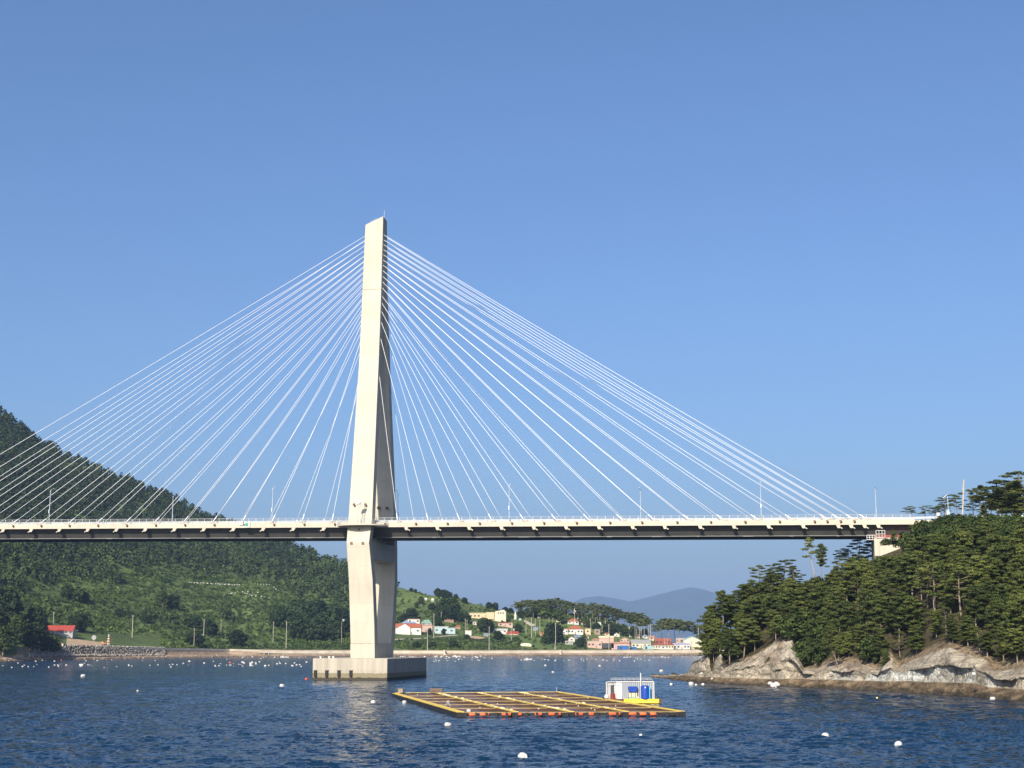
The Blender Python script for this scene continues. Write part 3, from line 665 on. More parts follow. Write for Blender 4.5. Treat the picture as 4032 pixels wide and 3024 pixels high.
H('village_house', 1581, 1639, 2441, 2458, 'grey', 'slate', 'hip', 'blue-grey hipped roof showing above the white house near the pylon', win=0, eave=.2)
H('village_house', 1606, 1652, 2439, 2458, 'white', 'terra', 'flat', 'flat white house behind the blue-grey hipped roof', win=2)
H('village_house', 1658, 1700, 2442, 2462, 'grey', 'green', 'hip', 'house with a faded green hipped roof above the pink building', win=1, eave=.35)
H('village_house', 1650, 1702, 2462, 2490, 'pink', 'terra', 'flat', 'flat pink house next to the white house with the dark red roof', win=2)
H('village_house', 1711, 1764, 2468, 2496, 'blue', 'white', 'flat', 'pale blue flat-roofed house with white parapet and rooftop tank', win=2)
H('village_house', 1764, 1792, 2473, 2497, 'blue', 'grey', 'flat', 'shaded blue annexe at the right end of the pale blue house', win=1, door=False)
H('village_house', 1750, 1786, 2433, 2450, 'brown', 'terra', 'hip', 'small house with an orange tiled roof among trees left of the school', win=0, eave=.35)
H('village_house', 1793, 1813, 2462, 2477, 'brown', 'rust', 'hip', 'tiny brown-roofed hut to the right of the pale blue house', win=0)
H('shed', 1832, 1856, 2483, 2501, 'white', 'palecream', 'flat', 'small plain white shed beside the bare earth field', 'shed', win=0)
r, L, W_, H_, D_, he_ = H('school_building', 1848, 1952, 2414, 2438, 'cream', 'palecream', 'flat', 'long yellow school building with a gabled tower block on the rise', 'school', win=6)
q = MB(); k = (1990-1848)/104*W_; q.hexa([L(a, b, c) for c in (-2, H_*1.22) for a, b in ((W_*.47, -.8), (k-W_/2, -.8), (k-W_/2, D_+1), (W_*.47, D_+1))])
m_x = (W_*.47+k-W_/2)/2; q.add([L(W_*.47, -.8, H_*1.22), L(k-W_/2, -.8, H_*1.22), L(m_x+3, -.8, H_*1.5), L(W_*.47, D_+1, H_*1.22), L(k-W_/2, D_+1, H_*1.22), L(m_x+3, D_+1, H_*1.5)], [(0, 1, 2), (3, 5, 4), (0, 2, 5, 3), (1, 4, 5, 2)])
q.build('tower_block', WM['palecream'], r)
for k2 in range(3):
    q = MB(); xx = W_*.5+1.6+k2*2.0; q.hexa([L(a, b, c) for c in (H_*.85, H_*1.1) for a, b in ((xx, -.86), (xx+1.1, -.86), (xx+1.1, -.7), (xx, -.7))]); q.build('window', M['pane'], r)
q = MB(); q.hexa([L(a, b, c) for c in (0, H_*1.1) for a, b in ((W_*.14, -1.0), (W_*.44, -1.0), (W_*.44, -.03), (W_*.14, -.03))]); q.build('entrance_bay', WM['cream'], r)
boxes.append((1948, 1992, 2402, 2440))
H('village_house', 1862, 1896, 2449, 2461, 'palecream', 'white', 'flat', 'low cream house below the long yellow school', win=2)
H('village_house', 1962, 2018, 2453, 2469, 'pink', 'red', 'flat', 'pink house with bright red roof slab below the school tower', win=2)
H('village_house', 1937, 1997, 2476, 2495, 'white', 'white', 'shed', 'white house beside the low red-roofed house, below the red slab roof', win=2, eave=.6)
H('village_house', 1994, 2041, 2487, 2501, 'pink', 'red', 'gableside', 'long low house with a red roof adjoining the white house', win=2, eave=.45)
X, Y, Z = spot(2029, 2440); r = empty('church_spire', (X, Y, Z), 'slim white church spire on the rise beside dark trees', 'spire')
q = MB(); k = Y/F; q.hexa([(X+a*4*k, Y+b, Z+c) for c in (-1, 13*k) for a, b in ((-1, 0), (1, 0), (1, 2), (-1, 2))]); q.build('tower', WM['white'], r)
q = MB(); q.add([(X-4.5*k, Y-.1, Z+13*k), (X+4.5*k, Y-.1, Z+13*k), (X+4.5*k, Y+2.1, Z+13*k), (X-4.5*k, Y+2.1, Z+13*k), (X, Y+1, Z+36*k)], [(3, 2, 1, 0), (0, 1, 4), (1, 2, 4), (2, 3, 4), (3, 0, 4)]); q.build('spire_roof', WM['white'], r)
boxes.append((2020, 2038, 2400, 2444))
H('shed', 2042, 2053, 2433, 2443, 'teal', 'green', 'gable', 'little teal shed to the right of the white church spire', 'shed', win=0)
H('greenhouse', 1671, 1682, 2354, 2364, 'grey', 'white', 'arch', 'left one of two arched sheds high on the grassy hill', 'greenhouse', win=0, eave=.5)
H('greenhouse', 1697, 1709, 2356, 2369, 'grey', 'white', 'arch', 'right one of two arched sheds high on the grassy hill', 'greenhouse', win=0, eave=.5)
H('shed', 2049, 2092, 2533, 2545, 'palecream', 'white', 'arch', 'long low white vinyl shed standing in the green plot above the seawall', 'shed', win=0, eave=.6, overhang=0)
H('village_house', 2127, 2154, 2485, 2503, 'orange', 'orange', 'gable', 'small orange gabled house at the foot of the grassy slope', win=1)
H('village_house', 2117, 2137, 2421, 2434, 'white', 'grey', 'gableside', 'small white farmhouse in front of the dark wood, uphill from the light path', win=1)
H('village_house', 2146, 2170, 2422, 2436, 'grey', 'green', 'hip', 'grey-green house beside the pole on the upper slope', win=1)
H('village_house', 2208, 2236, 2478, 2499, 'white', 'orange', 'flat', 'white boxy house with an orange roof edge, left neighbour of the dark red roof', win=2)
H('village_house', 2236, 2296, 2466, 2499, 'white', 'rust', 'hip', 'large white house with dark red roof behind a pale fence', win=4, eave=.6)
H('village_house', 2304, 2325, 2475, 2499, 'cream', 'terra', 'flat', 'bright yellow house in the middle of the village', win=1)
H('village_house', 2340, 2363, 2478, 2499, 'brown', 'grey', 'flat', 'dull brown house to the right of the bright yellow one', win=1)
H('village_house', 2236, 2278, 2437, 2459, 'white', 'rust', 'hip', 'house with brown-red tiled roof below the radio mast', win=2, eave=.5)
H('village_house', 2239, 2263, 2506, 2526, 'white', 'terra', 'gable', 'white gabled house low on the slope near the leaning pole', win=1)
H('shed', 2226, 2256, 2525, 2539, 'grey', 'palecream', 'flat', 'flat pale shed below the white gabled house', 'shed', win=1)
r, L, W_, H_, D_, he_ = H('harbour_building', 2314, 2369, 2525, 2552, 'pink', 'palecream', 'flat', 'wide pink harbour building with white parapets and an upper storey', 'building', win=3, depth=12)
k = W_/55
for nm, a0, a1, c0, c1, m2 in (('upper_storey', 2360, 2416, 23, 45, 'pink'), ('side_wing', 2407, 2477, 0, 23, 'terra')):
    q = MB(); xa, xb = (a0-2341.5)*k, (a1-2341.5)*k
    q.hexa([L(a, b, c) for c in ((c0-23)*k if c0 else -2, (c1-1.5)*k) for a, b in ((xa, 1), (xb, 1), (xb, 11), (xa, 11))]); w2 = q.build(nm, WM['pink'], r)
    q = MB(); q.hexa([L(a, b, c) for c in ((c1-5)*k, (c1+1)*k) for a, b in ((xa-.3, .6), (xb+.3, .6), (xb+.3, 11.3), (xa-.3, 11.3))]); q.build('parapet', WM['palecream' if nm[0] == 'u' else 'terra'], w2)
q = MB(); xa, xb = (2366-2341.5)*k, (2407-2341.5)*k; q.hexa([L(a, b, c) for c in (0, 19*k) for a, b in ((xa+.01, .8), (xb-.01, .8), (xb-.01, 10), (xa+.01, 10))]); q.build('garage_front', WM['dark'], r)
boxes.append((2310, 2480, 2500, 2557))
H('village_house', 2330, 2366, 2516, 2530, 'brown', 'terra', 'hip', 'brown roof peeping over the left wing of the pink harbour building', win=0)
H('village_house', 2442, 2478, 2510, 2530, 'pink', 'brown', 'gable', 'weathered old brown house behind the wing of the pink building', win=2)
def container(x0, x1, yt, yb, c, label):
    a0 = ((x0+x1)/2-CX)/(F*CT); Y = float(Ysh(a0))+21; X = a0*Y; Z = float(ground(X, Y)); k = Y/F; W = (x1-x0)*k; Hh = (yb+3-yt)*k; boxes.append((x0-3, x1+3, yt-2, yb+6))
    r = empty('container', (X, Y, Z), label, 'container')
    q = MB(); n = max(6, int(W/.8)); vs_ = []
    q.hexa([(X+a, Y+b, Z+c2) for c2 in (-1, Hh) for a, b in ((-W/2, 0), (W/2, 0), (W/2, 2.5), (-W/2, 2.5))])
    for i in range(n): xx = X-W/2+W*(i+.5)/n; q.hexa([(xx+a, Y+b, Z+c2) for c2 in (.15, Hh-.15) for a, b in ((-W/n*.22, -.08), (W/n*.22, -.08), (W/n*.22, -.003), (-W/n*.22, -.003))])
    q.build('box', WM[c], r)
    q = MB(); q.hexa([(X+a, Y+b, Z+c2) for c2 in (Hh*.25, Hh*.8) for a, b in ((-W*.3, -.12), (-W*.12, -.12), (-W*.12, -.09), (-W*.3, -.09))]); q.build('window', M['pane'], r)
container(2418, 2463, 2543, 2558, 'cobalt', 'long cobalt blue container beside the pink harbour building')
container(2473, 2492, 2547, 2558, 'cobalt', 'short dark blue container between the long blue one and the pale teal one')
container(2516, 2558, 2543, 2558, 'teal', 'pale teal container in front of the grey-roofed shed')
H('warehouse', 2488, 2562, 2520, 2553, 'palecream', 'grey', 'shed', 'open cream warehouse with a weathered grey lean-to roof', 'warehouse', win=4, eave=.55, depth=10)
H('village_house', 2580, 2641, 2514, 2538, 'red', 'rust', 'gableside', 'red house with dark red roof behind the long dark-roofed front', win=3, eave=.6)
H('shop_building', 2570, 2652, 2535, 2558, 'palecream', 'rust', 'shed', 'long low building with dark red roof edge and shaded shop front', 'building', win=7, eave=.7)
H('village_house', 2663, 2694, 2514, 2535, 'pink', 'white', 'flat', 'pale pink upper house behind the white and lilac building', win=2)
H('shop_building', 2654, 2716, 2532, 2558, 'white', 'lilac', 'shed', 'white building with a lilac awning roof left of the big cream barn', 'building', win=4, eave=.7)
H('barn', 2692, 2762, 2508, 2557, 'palecream', 'teal', 'gable', 'big cream barn with a teal gabled roof partly behind the headland', 'barn', win=0, eave=.72, depth=20)
H('village_house', 2350, 2367, 2450, 2463, 'white', 'white', 'arch', 'small white vaulted hut at the edge of the pine wood', win=0)
H('village_house', 2470, 2481, 2468, 2479, 'cream', 'cream', 'gable', 'tiny yellow hut below the right end of the pine wood', win=0)
for a_ in ((2478, 2490, 2497, 2508, 'white', 'terra', 'hip', 'tiny white house with tiled roof left of the masts'), (2500, 2520, 2497, 2512, 'pink', 'rust', 'gable', 'small pink gabled house behind the first masts'), (2530, 2550, 2500, 2514, 'white', 'slate', 'hip', 'small white house with bluish roof behind the later masts'),
    (2555, 2577, 2504, 2522, 'palecream', 'terra', 'gableside', 'cream house with tiled roof between warehouse and red house'), (2600, 2622, 2500, 2514, 'white', 'grey', 'flat', 'white box house above the red house'), (2636, 2660, 2504, 2522, 'grey', 'rust', 'gable', 'grey gabled house right of the red house'),
    (2380, 2400, 2492, 2504, 'palecream', 'rust', 'hip', 'cream hut with rusty roof above the pink upper storey'), (2418, 2438, 2492, 2507, 'white', 'grey', 'gable', 'small white gabled house right of the pink upper storey'), (2262, 2284, 2503, 2516, 'grey', 'slate', 'gableside', 'grey-roofed house below the large white house'),
    (2300, 2318, 2502, 2515, 'white', 'terra', 'hip', 'little tiled house below the bright yellow house'), (1880, 1896, 2470, 2482, 'brown', 'terra', 'hip', 'brown tiled hut between school and plain white shed'), (2020, 2036, 2473, 2484, 'white', 'grey', 'gable', 'small white gable right of the red slab roof'),
    (2190, 2206, 2436, 2449, 'palecream', 'rust', 'gable', 'little cream house at the edge of the dark wood'), (2290, 2306, 2448, 2461, 'white', 'rust', 'hip', 'small tiled house right of the radio mast'), (2100, 2118, 2470, 2482, 'grey', 'slate', 'gableside', 'grey shed roof right of the light path'), (1905, 1922, 2494, 2505, 'grey', 'slate', 'gableside', 'grey shed above the bare earth field')):
    H('village_house', *a_, win=1)
# left shore
r, L, W_, H_, D_, he_ = H('village_house', 166, 284, 2464, 2500, 'grey', 'red', 'gableside', 'shore house with a bright red roof on the left bank', win=6, eave=.42, yaw=4)
q = MB(); q.hexa([L(a, b, c) for c in (H_*.35, H_*.78) for a, b in ((-W_*.62, -3), (-W_*.35, -3), (-W_*.32, 2), (-W_*.66, 2))]); q.build('porch_roof', WM['red'], r)
X, Y, Z = spot(288, 2500); r = empty('parasol', (X, Y, Z), 'white parasol beside the red-roofed shore house', 'parasol'); k = Y/F
q = MB(); q.add([(X, Y, Z+25*k)]+[(X+19*k*math.cos(t), Y+19*k*math.sin(t), Z+15*k) for t in np.linspace(0, 2*math.pi, 9)[:-1]], [(0, 1+i, 1+(i+1) % 8) for i in range(8)]); q.build('canopy', WM['white'], r)
q = MB(); q.tube([(X, Y, Z-.5), (X, Y, Z+25*k)], .06, 5); q.build('pole', WM['white'], r)
boxes.append((266, 312, 2470, 2505))
X, Y, Z = spot(427, 2538); r = empty('striped_beacon', (X, Y, Z), 'small red and white striped lighthouse model on the left bank', 'beacon'); k = Y/F
for i in range(7):
    r0, r1 = (6.2-.55*i)*k, (6.2-.55*(i+1))*k
    q = MB(); q.tube([(X, Y, Z+i*5*k), (X, Y, Z+(i+1)*5*k)], [r0, r1], 10); q.build('band', WM['white' if i % 2 == 0 else 'red'], r)
q = MB(); q.tube([(X, Y, Z+35*k), (X, Y, Z+40*k)], [3.2*k, 2*k], 8); q.build('lantern', WM['grey'], r)
boxes.append((415, 440, 2492, 2540))
X, Y, Z = spot(370, 2521); r = empty('disc_sculpture', (X, Y, Z), 'round pale grey disc sculpture standing left of the striped beacon', 'sculpture'); k = Y/F
q = MB(); q.tube([(X, Y-.3, Z+10*k), (X, Y+.3, Z+10*k)], 9.0*k, 18); q.build('disc', WM['grey'], r)
q = MB(); q.box((X, Y, Z), (5*k, 1.0, 3*k)); q.build('plinth', WM['grey'], r); boxes.append((358, 382, 2498, 2524))
X, Y, Z = spot(408, 2541); r = empty('excavator', (X, Y, Z), 'orange excavator parked on the bank at the foot of the striped beacon', 'excavator')
q = MB(); q.box((X, Y, Z+.35), (3.0, 2.2, .7)); q.build('tracks', WM['dark'], r)
q = MB(); q.box((X-.3, Y, Z+1.15), (2.2, 1.9, .8)); q.build('body', WM['orange'], r, bevel=.1)
q = MB(); q.box((X-.6, Y-.3, Z+1.95), (.9, 1.0, .8)); q.build('cab', WM['orange'], r)
q = MB(); q.tube([(X+.5, Y, Z+1.2), (X+1.6, Y, Z+2.9), (X+2.6, Y, Z+1.2)], [.16, .14, .1], 6); q.box((X+2.6, Y, Z+1.0), (.5, .8, .5)); q.build('boom', WM['orange'], r)
H('shed', 229, 248, 2535, 2550, 'palecream', 'palecream', 'flat', 'little cream pump house on the stone bank below the red roof', 'shed', win=0, overhang=.05)
# lamp with shade by the pylon, poles
def pole_at(x, yt, yb, label, lean=0.0, arms=1, rad=.16, d0=16.5, name='utility_pole', cat='utility pole'):
    h = hit(x, yb, d0) or spot(x, yb); X, Y, Z = h; k = Y/F; Hh = (yb-yt)*k
    q = MB(); q.tube([(X, Y, Z-.6), (X+lean, Y, Z+Hh)], [rad*1.25, rad*.8], 7)
    for i in range(arms): q.box((X+lean*.95, Y, Z+Hh*(.95-.06*i)), (1.7-.4*i, .12, .12), .5)
    o = q.build(name, M['pole'], at=(X, Y, Z)); return tag(o, label, cat, 'poles along the far shore')
POLES = [(209, 2412, 2466, 'pole rising just behind the red-roofed shore house'), (520, 2423, 2511, 'lone pole in the green field right of the striped beacon'),
 (763, 2475, 2553, 'shorter pole of the close pair on the left shore road'), (800, 2441, 2553, 'taller pole of the close pair on the left shore road, with a blue sign'),
 (869, 2443, 2502, 'pole set back in the bushes behind the close pair on the left shore'), (1075, 2450, 2529, 'dull pole in front of the dark tree clump left of the pylon'),
 (1126, 2448, 2561, 'bright tall pole at the seawall left of the pylon'), (1595, 2407, 2441, 'pole above the blue-grey hipped roof'),
 (1683, 2468, 2562, 'tall pole standing at the seawall in front of the pink house'), (1708, 2418, 2513, 'tall pole between the pink house and the pale blue house'),
 (1737, 2410, 2450, 'pole behind the pale blue house'), (1800, 2403, 2430, 'short pole by the big dark tree left of the school'), (1832, 2437, 2484, 'left pole of the pair above the plain white shed'),
 (1839, 2443, 2486, 'right pole of the pair above the plain white shed'), (1926, 2470, 2561, 'tall pole at the seawall midway below the school'), (1992, 2408, 2453, 'pole at the right corner of the school tower'),
 (2013, 2452, 2522, 'pole in front of the red slab roof'), (2071, 2433, 2497, 'pole at the lower end of the light path'), (2093, 2433, 2514, 'second pole to the right of the light path, reaching lowest'),
 (2108, 2437, 2502, 'third pole to the right of the light path'), (2126, 2443, 2499, 'pole touching the small orange gabled house'), (2173, 2396, 2434, 'pole against the yellow-green bushes by the grey-green house'),
 (2162, 2433, 2460, 'short pole on the grassy slope under the grey-green house'), (2177, 2433, 2456, 'shortest pole on the grassy slope under the grey-green house'), (2188, 2456, 2560, 'tall bright pole at the seawall with a leaning prop beside it'), (2208.6, 2484, 2532, 'pole at the left corner of the white boxy house'),
 (2309, 2493, 2537, 'low pole left of the pink harbour building'), (2326, 2437, 2503, 'tall pole between the bright yellow and dull brown houses'), (2292, 2398, 2438, 'pole against the pines, right of the radio mast'),
 (2352, 2418, 2452, 'left one of two poles in front of the pine wood'), (2362, 2411, 2450, 'right one of two poles in front of the pine wood'), (2371, 2465, 2497, 'short pole right of the dull brown house'), (2383, 2434, 2476, 'mid-slope pole below the pine wood'),
 (2398, 2460, 2558, 'tall pole in front of the pink harbour building'), (2428, 2435, 2461, 'small pole below the dense pines right of the middle'), (2440, 2490, 2513, 'stub pole behind the weathered brown house'), (2487, 2437, 2488, 'pole below the right edge of the pine wood'),
 (2501, 2465, 2521, 'first mast of the group behind the cream warehouse'), (2508, 2475, 2521, 'second and lower mast of the group behind the cream warehouse'), (2518, 2468, 2521, 'third mast of the group behind the cream warehouse'), (2526, 2468, 2521, 'fourth mast of the group behind the cream warehouse'),
 (2537, 2468, 2521, 'fifth mast of the group behind the cream warehouse'), (2553, 2461, 2521, 'sixth and tallest mast behind the cream warehouse'), (2562, 2459, 2558, 'tall pole at the right end of the cream warehouse'),
 (2616, 2471, 2514, 'left pole above the red house'), (2627, 2471, 2514, 'right pole above the red house'), (2667, 2471, 2514, 'pole above the pale pink upper house'), (2693, 2471, 2514, 'pole with a transformer box near the cream barn'), (2720, 2471, 2514, 'pole above the ridge of the cream barn'),
 (2751, 2465, 2556, 'tall pole in front of the cream barn next to the headland')]
for i, (x, yt, yb, lab) in enumerate(POLES):
    pole_at(x, yt, yb, lab, arms=0 if 36 <= i <= 43 else (2 if i % 3 == 0 else 1), rad=.2 if yb-yt > 80 else .15)
pole_at(2181, 2525, 2560, 'short prop leaning against the tall bright seawall pole', lean=1.2, arms=0, name='leaning_prop', cat='prop')
X, Y, Z = spot(799, 2553); k = Y/F
q = MB(); q.box((X-8*k, Y-.1, Z+51*k), (14*k, .15, 5.5*k)); o = q.build('road_sign', WM['slate'], at=(X-8*k, Y, Z+50*k)); tag(o, 'blue road sign arm fixed to the taller left-shore pole', 'road sign')
X, Y, Z = spot(1344, 2540); k = Y/F; r = empty('promenade_lamp', (X, Y, Z), 'tall lamp with a white bowl shade just left of the pylon base', 'lamp')
q = MB(); q.tube([(X, Y, Z-.5), (X, Y, Z+90*k), (X+6*k, Y, Z+97*k)], [.16, .1, .07], 7); q.build('pole', M['pole'], r)
q = MB(); q.tube([(X+7*k, Y, Z+89*k), (X+7*k, Y, Z+98*k)], [2*k, 6.5*k], 10); q.build('lamp_shade', M['white'], r)
X, Y, Z = spot(2263, 2468); k = Y/F; r = empty('radio_mast', (X, Y, Z), 'slim radio mast with white antennas above the brown-red tiled roof', 'radio mast')
q = MB(); q.tube([(X, Y, Z-.5), (X, Y, Z+71*k)], .14, 6); q.build('pole', M['pole'], r)
for zz_, dx in ((58, 2.6), (52, -2.6), (62, -1.8), (20, 0)):
    q = MB(); q.box((X+dx*k, Y-.2, Z+zz_*k), (2.2*k, .5, 6*k)); q.build('antenna', M['white'], r)
for x, y, lab in ((2276, 2437, 'larger round satellite dish up the slope from the brown-red roof'), (2287, 2445, 'smaller round satellite dish up the slope from the brown-red roof')):
    X, Y, Z = spot(x, y+3); k = Y/F; q = MB(); q.ball((X, Y, Z+4*k), 3.4*k, 10, 6, .95); q.tube([(X, Y+.3, Z-.5), (X, Y+.3, Z+3*k)], .1, 5)
    tag(q.build('satellite_dish', M['white'], at=(X, Y, Z)), lab, 'satellite dish')
# seawall, road edge, revetment
def strip(name, x0, x1, dq, z0f, z1f, th_, m, label, cat, step=14, noise_=0.0, kind=None):
    q = MB(); xs_ = np.arange(x0, x1+1, step); vs_ = []
    for x in xs_:
        a = (x-CX)/F/CT; Y = Ysh(a)+dq; X = a*Y; zw = float(np.interp(a, A_W, Z_W)); j = random.uniform(-1, 1)*noise_
        vs_ += [(X, Y+j, z0f(zw)), (X, Y+j+.15, z1f(zw)+j*.6), (X, Y+th_, z1f(zw)+j*.6), (X, Y+th_, z0f(zw))]
    n = len(xs_); fs = []
    for i in range(n-1):
        for k in range(4): fs.append((i*4+k, i*4+(k+1) % 4, (i+1)*4+(k+1) % 4, (i+1)*4+k))
    fs += [(3, 2, 1, 0), tuple(n*4-4+k for k in range(4))]
    q.add(vs_, [f[::-1] for f in fs]); o = q.build(name, m, at=vs_[0]); return tag(o, label, cat, kind=kind)
SWM = mat('seawall_concrete', (.50, .45, .36), .9, var=.22, scale=.12)
strip('seawall', 1050, 3000, 11.6, lambda z: z-1.9, lambda z: z+.12, 1.6, SWM, 'long pale concrete seawall running along the far shore under the village', 'seawall')
strip('seawall_kerb', 1050, 3000, 13.4, lambda z: z-.5, lambda z: z+.65, .5, mat('kerb_brown', (.22, .17, .12), .9, var=.3, scale=.1), 'low brown parapet along the top of the far seawall', 'parapet')  # kerb in a mottled brown
strip('road_edge_wall', 560, 1050, 13.4, lambda z: z-1.2, lambda z: z+.25, .5, SWM, 'low pale road edge wall above the beach left of the seawall', 'wall')
for x, lab in ((1750, 'pale concrete boat ramp block on the seawall nearer the pylon'), (2206, 'pale concrete boat ramp block on the seawall below the leaning prop')):
    X, Y, Z = at_y(x, 2570, float(Ysh((x-CX)/F/CT))+8); k = Y/F
    q = MB(); q.box((X, Y+1, 2.2), (7*k, 5, 4.6)); q.add([(X-3*k, Y-1, 4.0), (X+12*k, Y-1, 0.4), (X+12*k, Y+3, .4), (X-3*k, Y+3, 4.0), (X-3*k, Y-1, 0), (X+12*k, Y-1, 0), (X+12*k, Y+3, 0), (X-3*k, Y+3, 0)], [(3, 2, 1, 0), (4, 5, 6, 7), (0, 1, 5, 4), (2, 3, 7, 6), (1, 2, 6, 5), (3, 0, 4, 7)])
    tag(q.build('ramp_block', SWM, at=(X, Y, 0)), lab, 'boat ramp')
X, Y, Z = at_y(1049, 2574, float(Ysh((1049-CX)/F/CT))+11.3); k = Y/F; r = empty('culvert', (X, Y, 0), 'dark square culvert mouth at the left end of the seawall', 'culvert')
q = MB(); q.box((X, Y+.5, 1.6), (19*k, 1.5, 3.4)); q.build('headwall', SWM, r); q = MB(); q.box((X, Y-.3, 1.7), (15*k, .2, 2.4)); q.build('mouth_shade', M['dark'], r)  # dark plate on the headwall stands for the unlit hollow
# rubble: many stones, one mass
def rock_cloud(name, n, x0, x1, dlo, dhi, zoff, m, label, cat, smin=.35, smax=.9):
    q_v = []; q_q = []; tt = []
    for i in range(n):
        x = random.uniform(x0, x1); dd = random.uniform(dlo, dhi); a = (x-CX)/F/CT; Y = Ysh(a)+dd; X = a*Y; Z = float(ground(X, Y))+zoff(x, dd)
        s = random.uniform(smin, smax); b = len(q_v)
        cs = [(X+s*(cx_)*random.uniform(.6, 1), Y+s*cy_*random.uniform(.6, 1), Z+s*cz_*random.uniform(.5, .9)) for cz_ in (-1, 1) for cx_, cy_ in ((-1, -1), (1, -1), (1, 1), (-1, 1))]
        q_v += cs; q_q += [(b+3, b+2, b+1, b), (b+4, b+5, b+6, b+7), (b, b+1, b+5, b+4), (b+1, b+2, b+6, b+5), (b+2, b+3, b+7, b+6), (b+3, b, b+4, b+7)]
        g = random.uniform(.16, .42); tt += [(g, g*.88, g*.74)]*8
    o = np_mesh(name, q_v, q_q, m, tt); return tag(o, label, cat, kind='stuff')
RKM = attr_mat('rubble_stone', .9, 1.0, .2)
rock_cloud('rubble_bank', 2300, 175, 690, 8.5, 17.5, lambda x, d: .1+.45*max(0, min(1, (640-x)/250)), RKM, 'grey rubble stone bank below the red-roofed house on the left shore', 'rubble', .3, .8)
rock_cloud('shingle', 900, -200, 3000, -1, 9, lambda x, d: .05, RKM, 'scattered stones on the far beach', 'shingle', .15, .4)

# undergrowth drawn once the houses are known
X, Y, Z, px, py, m_, pn = SH_P
for (x0, x1, y0, y1) in boxes: m_ &= ~((px > x0) & (px < x1) & (py > y0) & (py < y1+8))
for (x0, x1, y0, y1) in ((236, 640, 2500, 2560), (1848, 1912, 2499, 2519), (2066, 2108, 2443, 2472)): m_ &= ~((px > x0) & (px < x1) & (py > y0) & (py < y1))
c = np.stack([X[m_], Y[m_], Z[m_]], 1); ns = len(c); pnm = pn[m_]
rad = rng.uniform(.7, 1.9, ns)*np.where(px[m_] < 1480, 1.15, .85)*(1+.8*np.clip(pnm, 0, .5)); tn = np.clip(.45+pnm*.7+rng.normal(size=ns)*.17, .02, 1)
tn = np.where(rng.random(ns) < .15, .04, tn)
tag(leaf_obj('undergrowth', [leaves(c+np.stack([0*rad, 0*rad, rad*.45], 1), rad, 22, .95, .75, .7, tn, .1, .5)], M['shrub']), 'mixed green shrubs and tall weeds over the fields of the far shore', 'shrubs', kind='stuff')
# white bales along field terraces
def marks(pts, n, lab, nm='white_bale', s=.55):
    v = []; 
    for i in range(n):
        t = i/(n-1) if n > 1 else 0; x = np.interp(t, np.linspace(0, 1, len(pts)), [p[0] for p in pts])+random.uniform(-3, 3); y = np.interp(t, np.linspace(0, 1, len(pts)), [p[1] for p in pts])+random.uniform(-.8, .8)
        h = hit(x, y)
        if h is None: continue
        q = MB(); q.ball((h[0], h[1], h[2]+1.5), s*random.uniform(.7, 1.2), 7, 5, .8); o = q.build(nm, M['foam'], at=(h[0], h[1], h[2]))
        tag(o, lab, 'bale', 'white bales in the fields')
marks([(744, 2301), (860, 2307), (946, 2311)], 26, 'small white bale in the long row on the upper field of the left hill')
marks([(1014, 2308), (1062, 2309)], 5, 'small white bale in the short row ending the upper field')
marks([(897, 2348), (935, 2338), (1015, 2340)], 9, 'small white bale in the middle row of the terraced field')
marks([(965, 2343), (985, 2352), (1060, 2360)], 10, 'small white bale in the lowest row of the terraced field')
marks([(1075, 2320), (1095, 2332)], 5, 'small white bale on the slanting path at the field edge')
# light path and bare earth on the slope
def patch(name, poly, m, up=.12, kind='structure'):
    pts = [hit(x, y) for x, y in poly]
    if any(p is None for p in pts): return
    n = 7; rows = []
    half = len(pts)//2; A_ = pts[:half]; B_ = pts[half:][::-1]; vs_ = []; 
    for i in range(half):
        for k in range(n):
            t = k/(n-1); x = A_[i][0]*(1-t)+B_[i][0]*t; y = A_[i][1]*(1-t)+B_[i][1]*t; vs_.append((x, y, float(ground(x, y))+up+.1))
    q = MB(); q.add(vs_, [(i*n+k, i*n+k+1, (i+1)*n+k+1, (i+1)*n+k) for i in range(half-1) for k in range(n-1)]); tag(q.build(name, m), kind=kind)
DM = mat('bare_earth', (.42, .30, .19), .95, var=.2, scale=.3); PM = mat('pale_path', (.36, .33, .26), .9, var=.1, scale=.3)
patch('earth_field', [(1850, 2506), (1870, 2506), (1890, 2508), (1908, 2512), (1905, 2517), (1890, 2517), (1870, 2516), (1852, 2512)], DM)
patch('village_path', [(2066, 2443), (2080, 2450), (2096, 2458), (2108, 2458), (2104, 2468), (2090, 2466), (2074, 2458), (2062, 2447)], PM)
patch('village_road', [(1556, 2518), (1620, 2516), (1680, 2512), (1740, 2505), (1800, 2501), (1800, 2503.5), (1740, 2508), (1680, 2515), (1620, 2520), (1556, 2522)], PM)
patch('earth_terrace', [(262, 2516), (310, 2519), (360, 2526), (420, 2534), (420, 2544), (360, 2544), (310, 2544), (262, 2542)], DM)
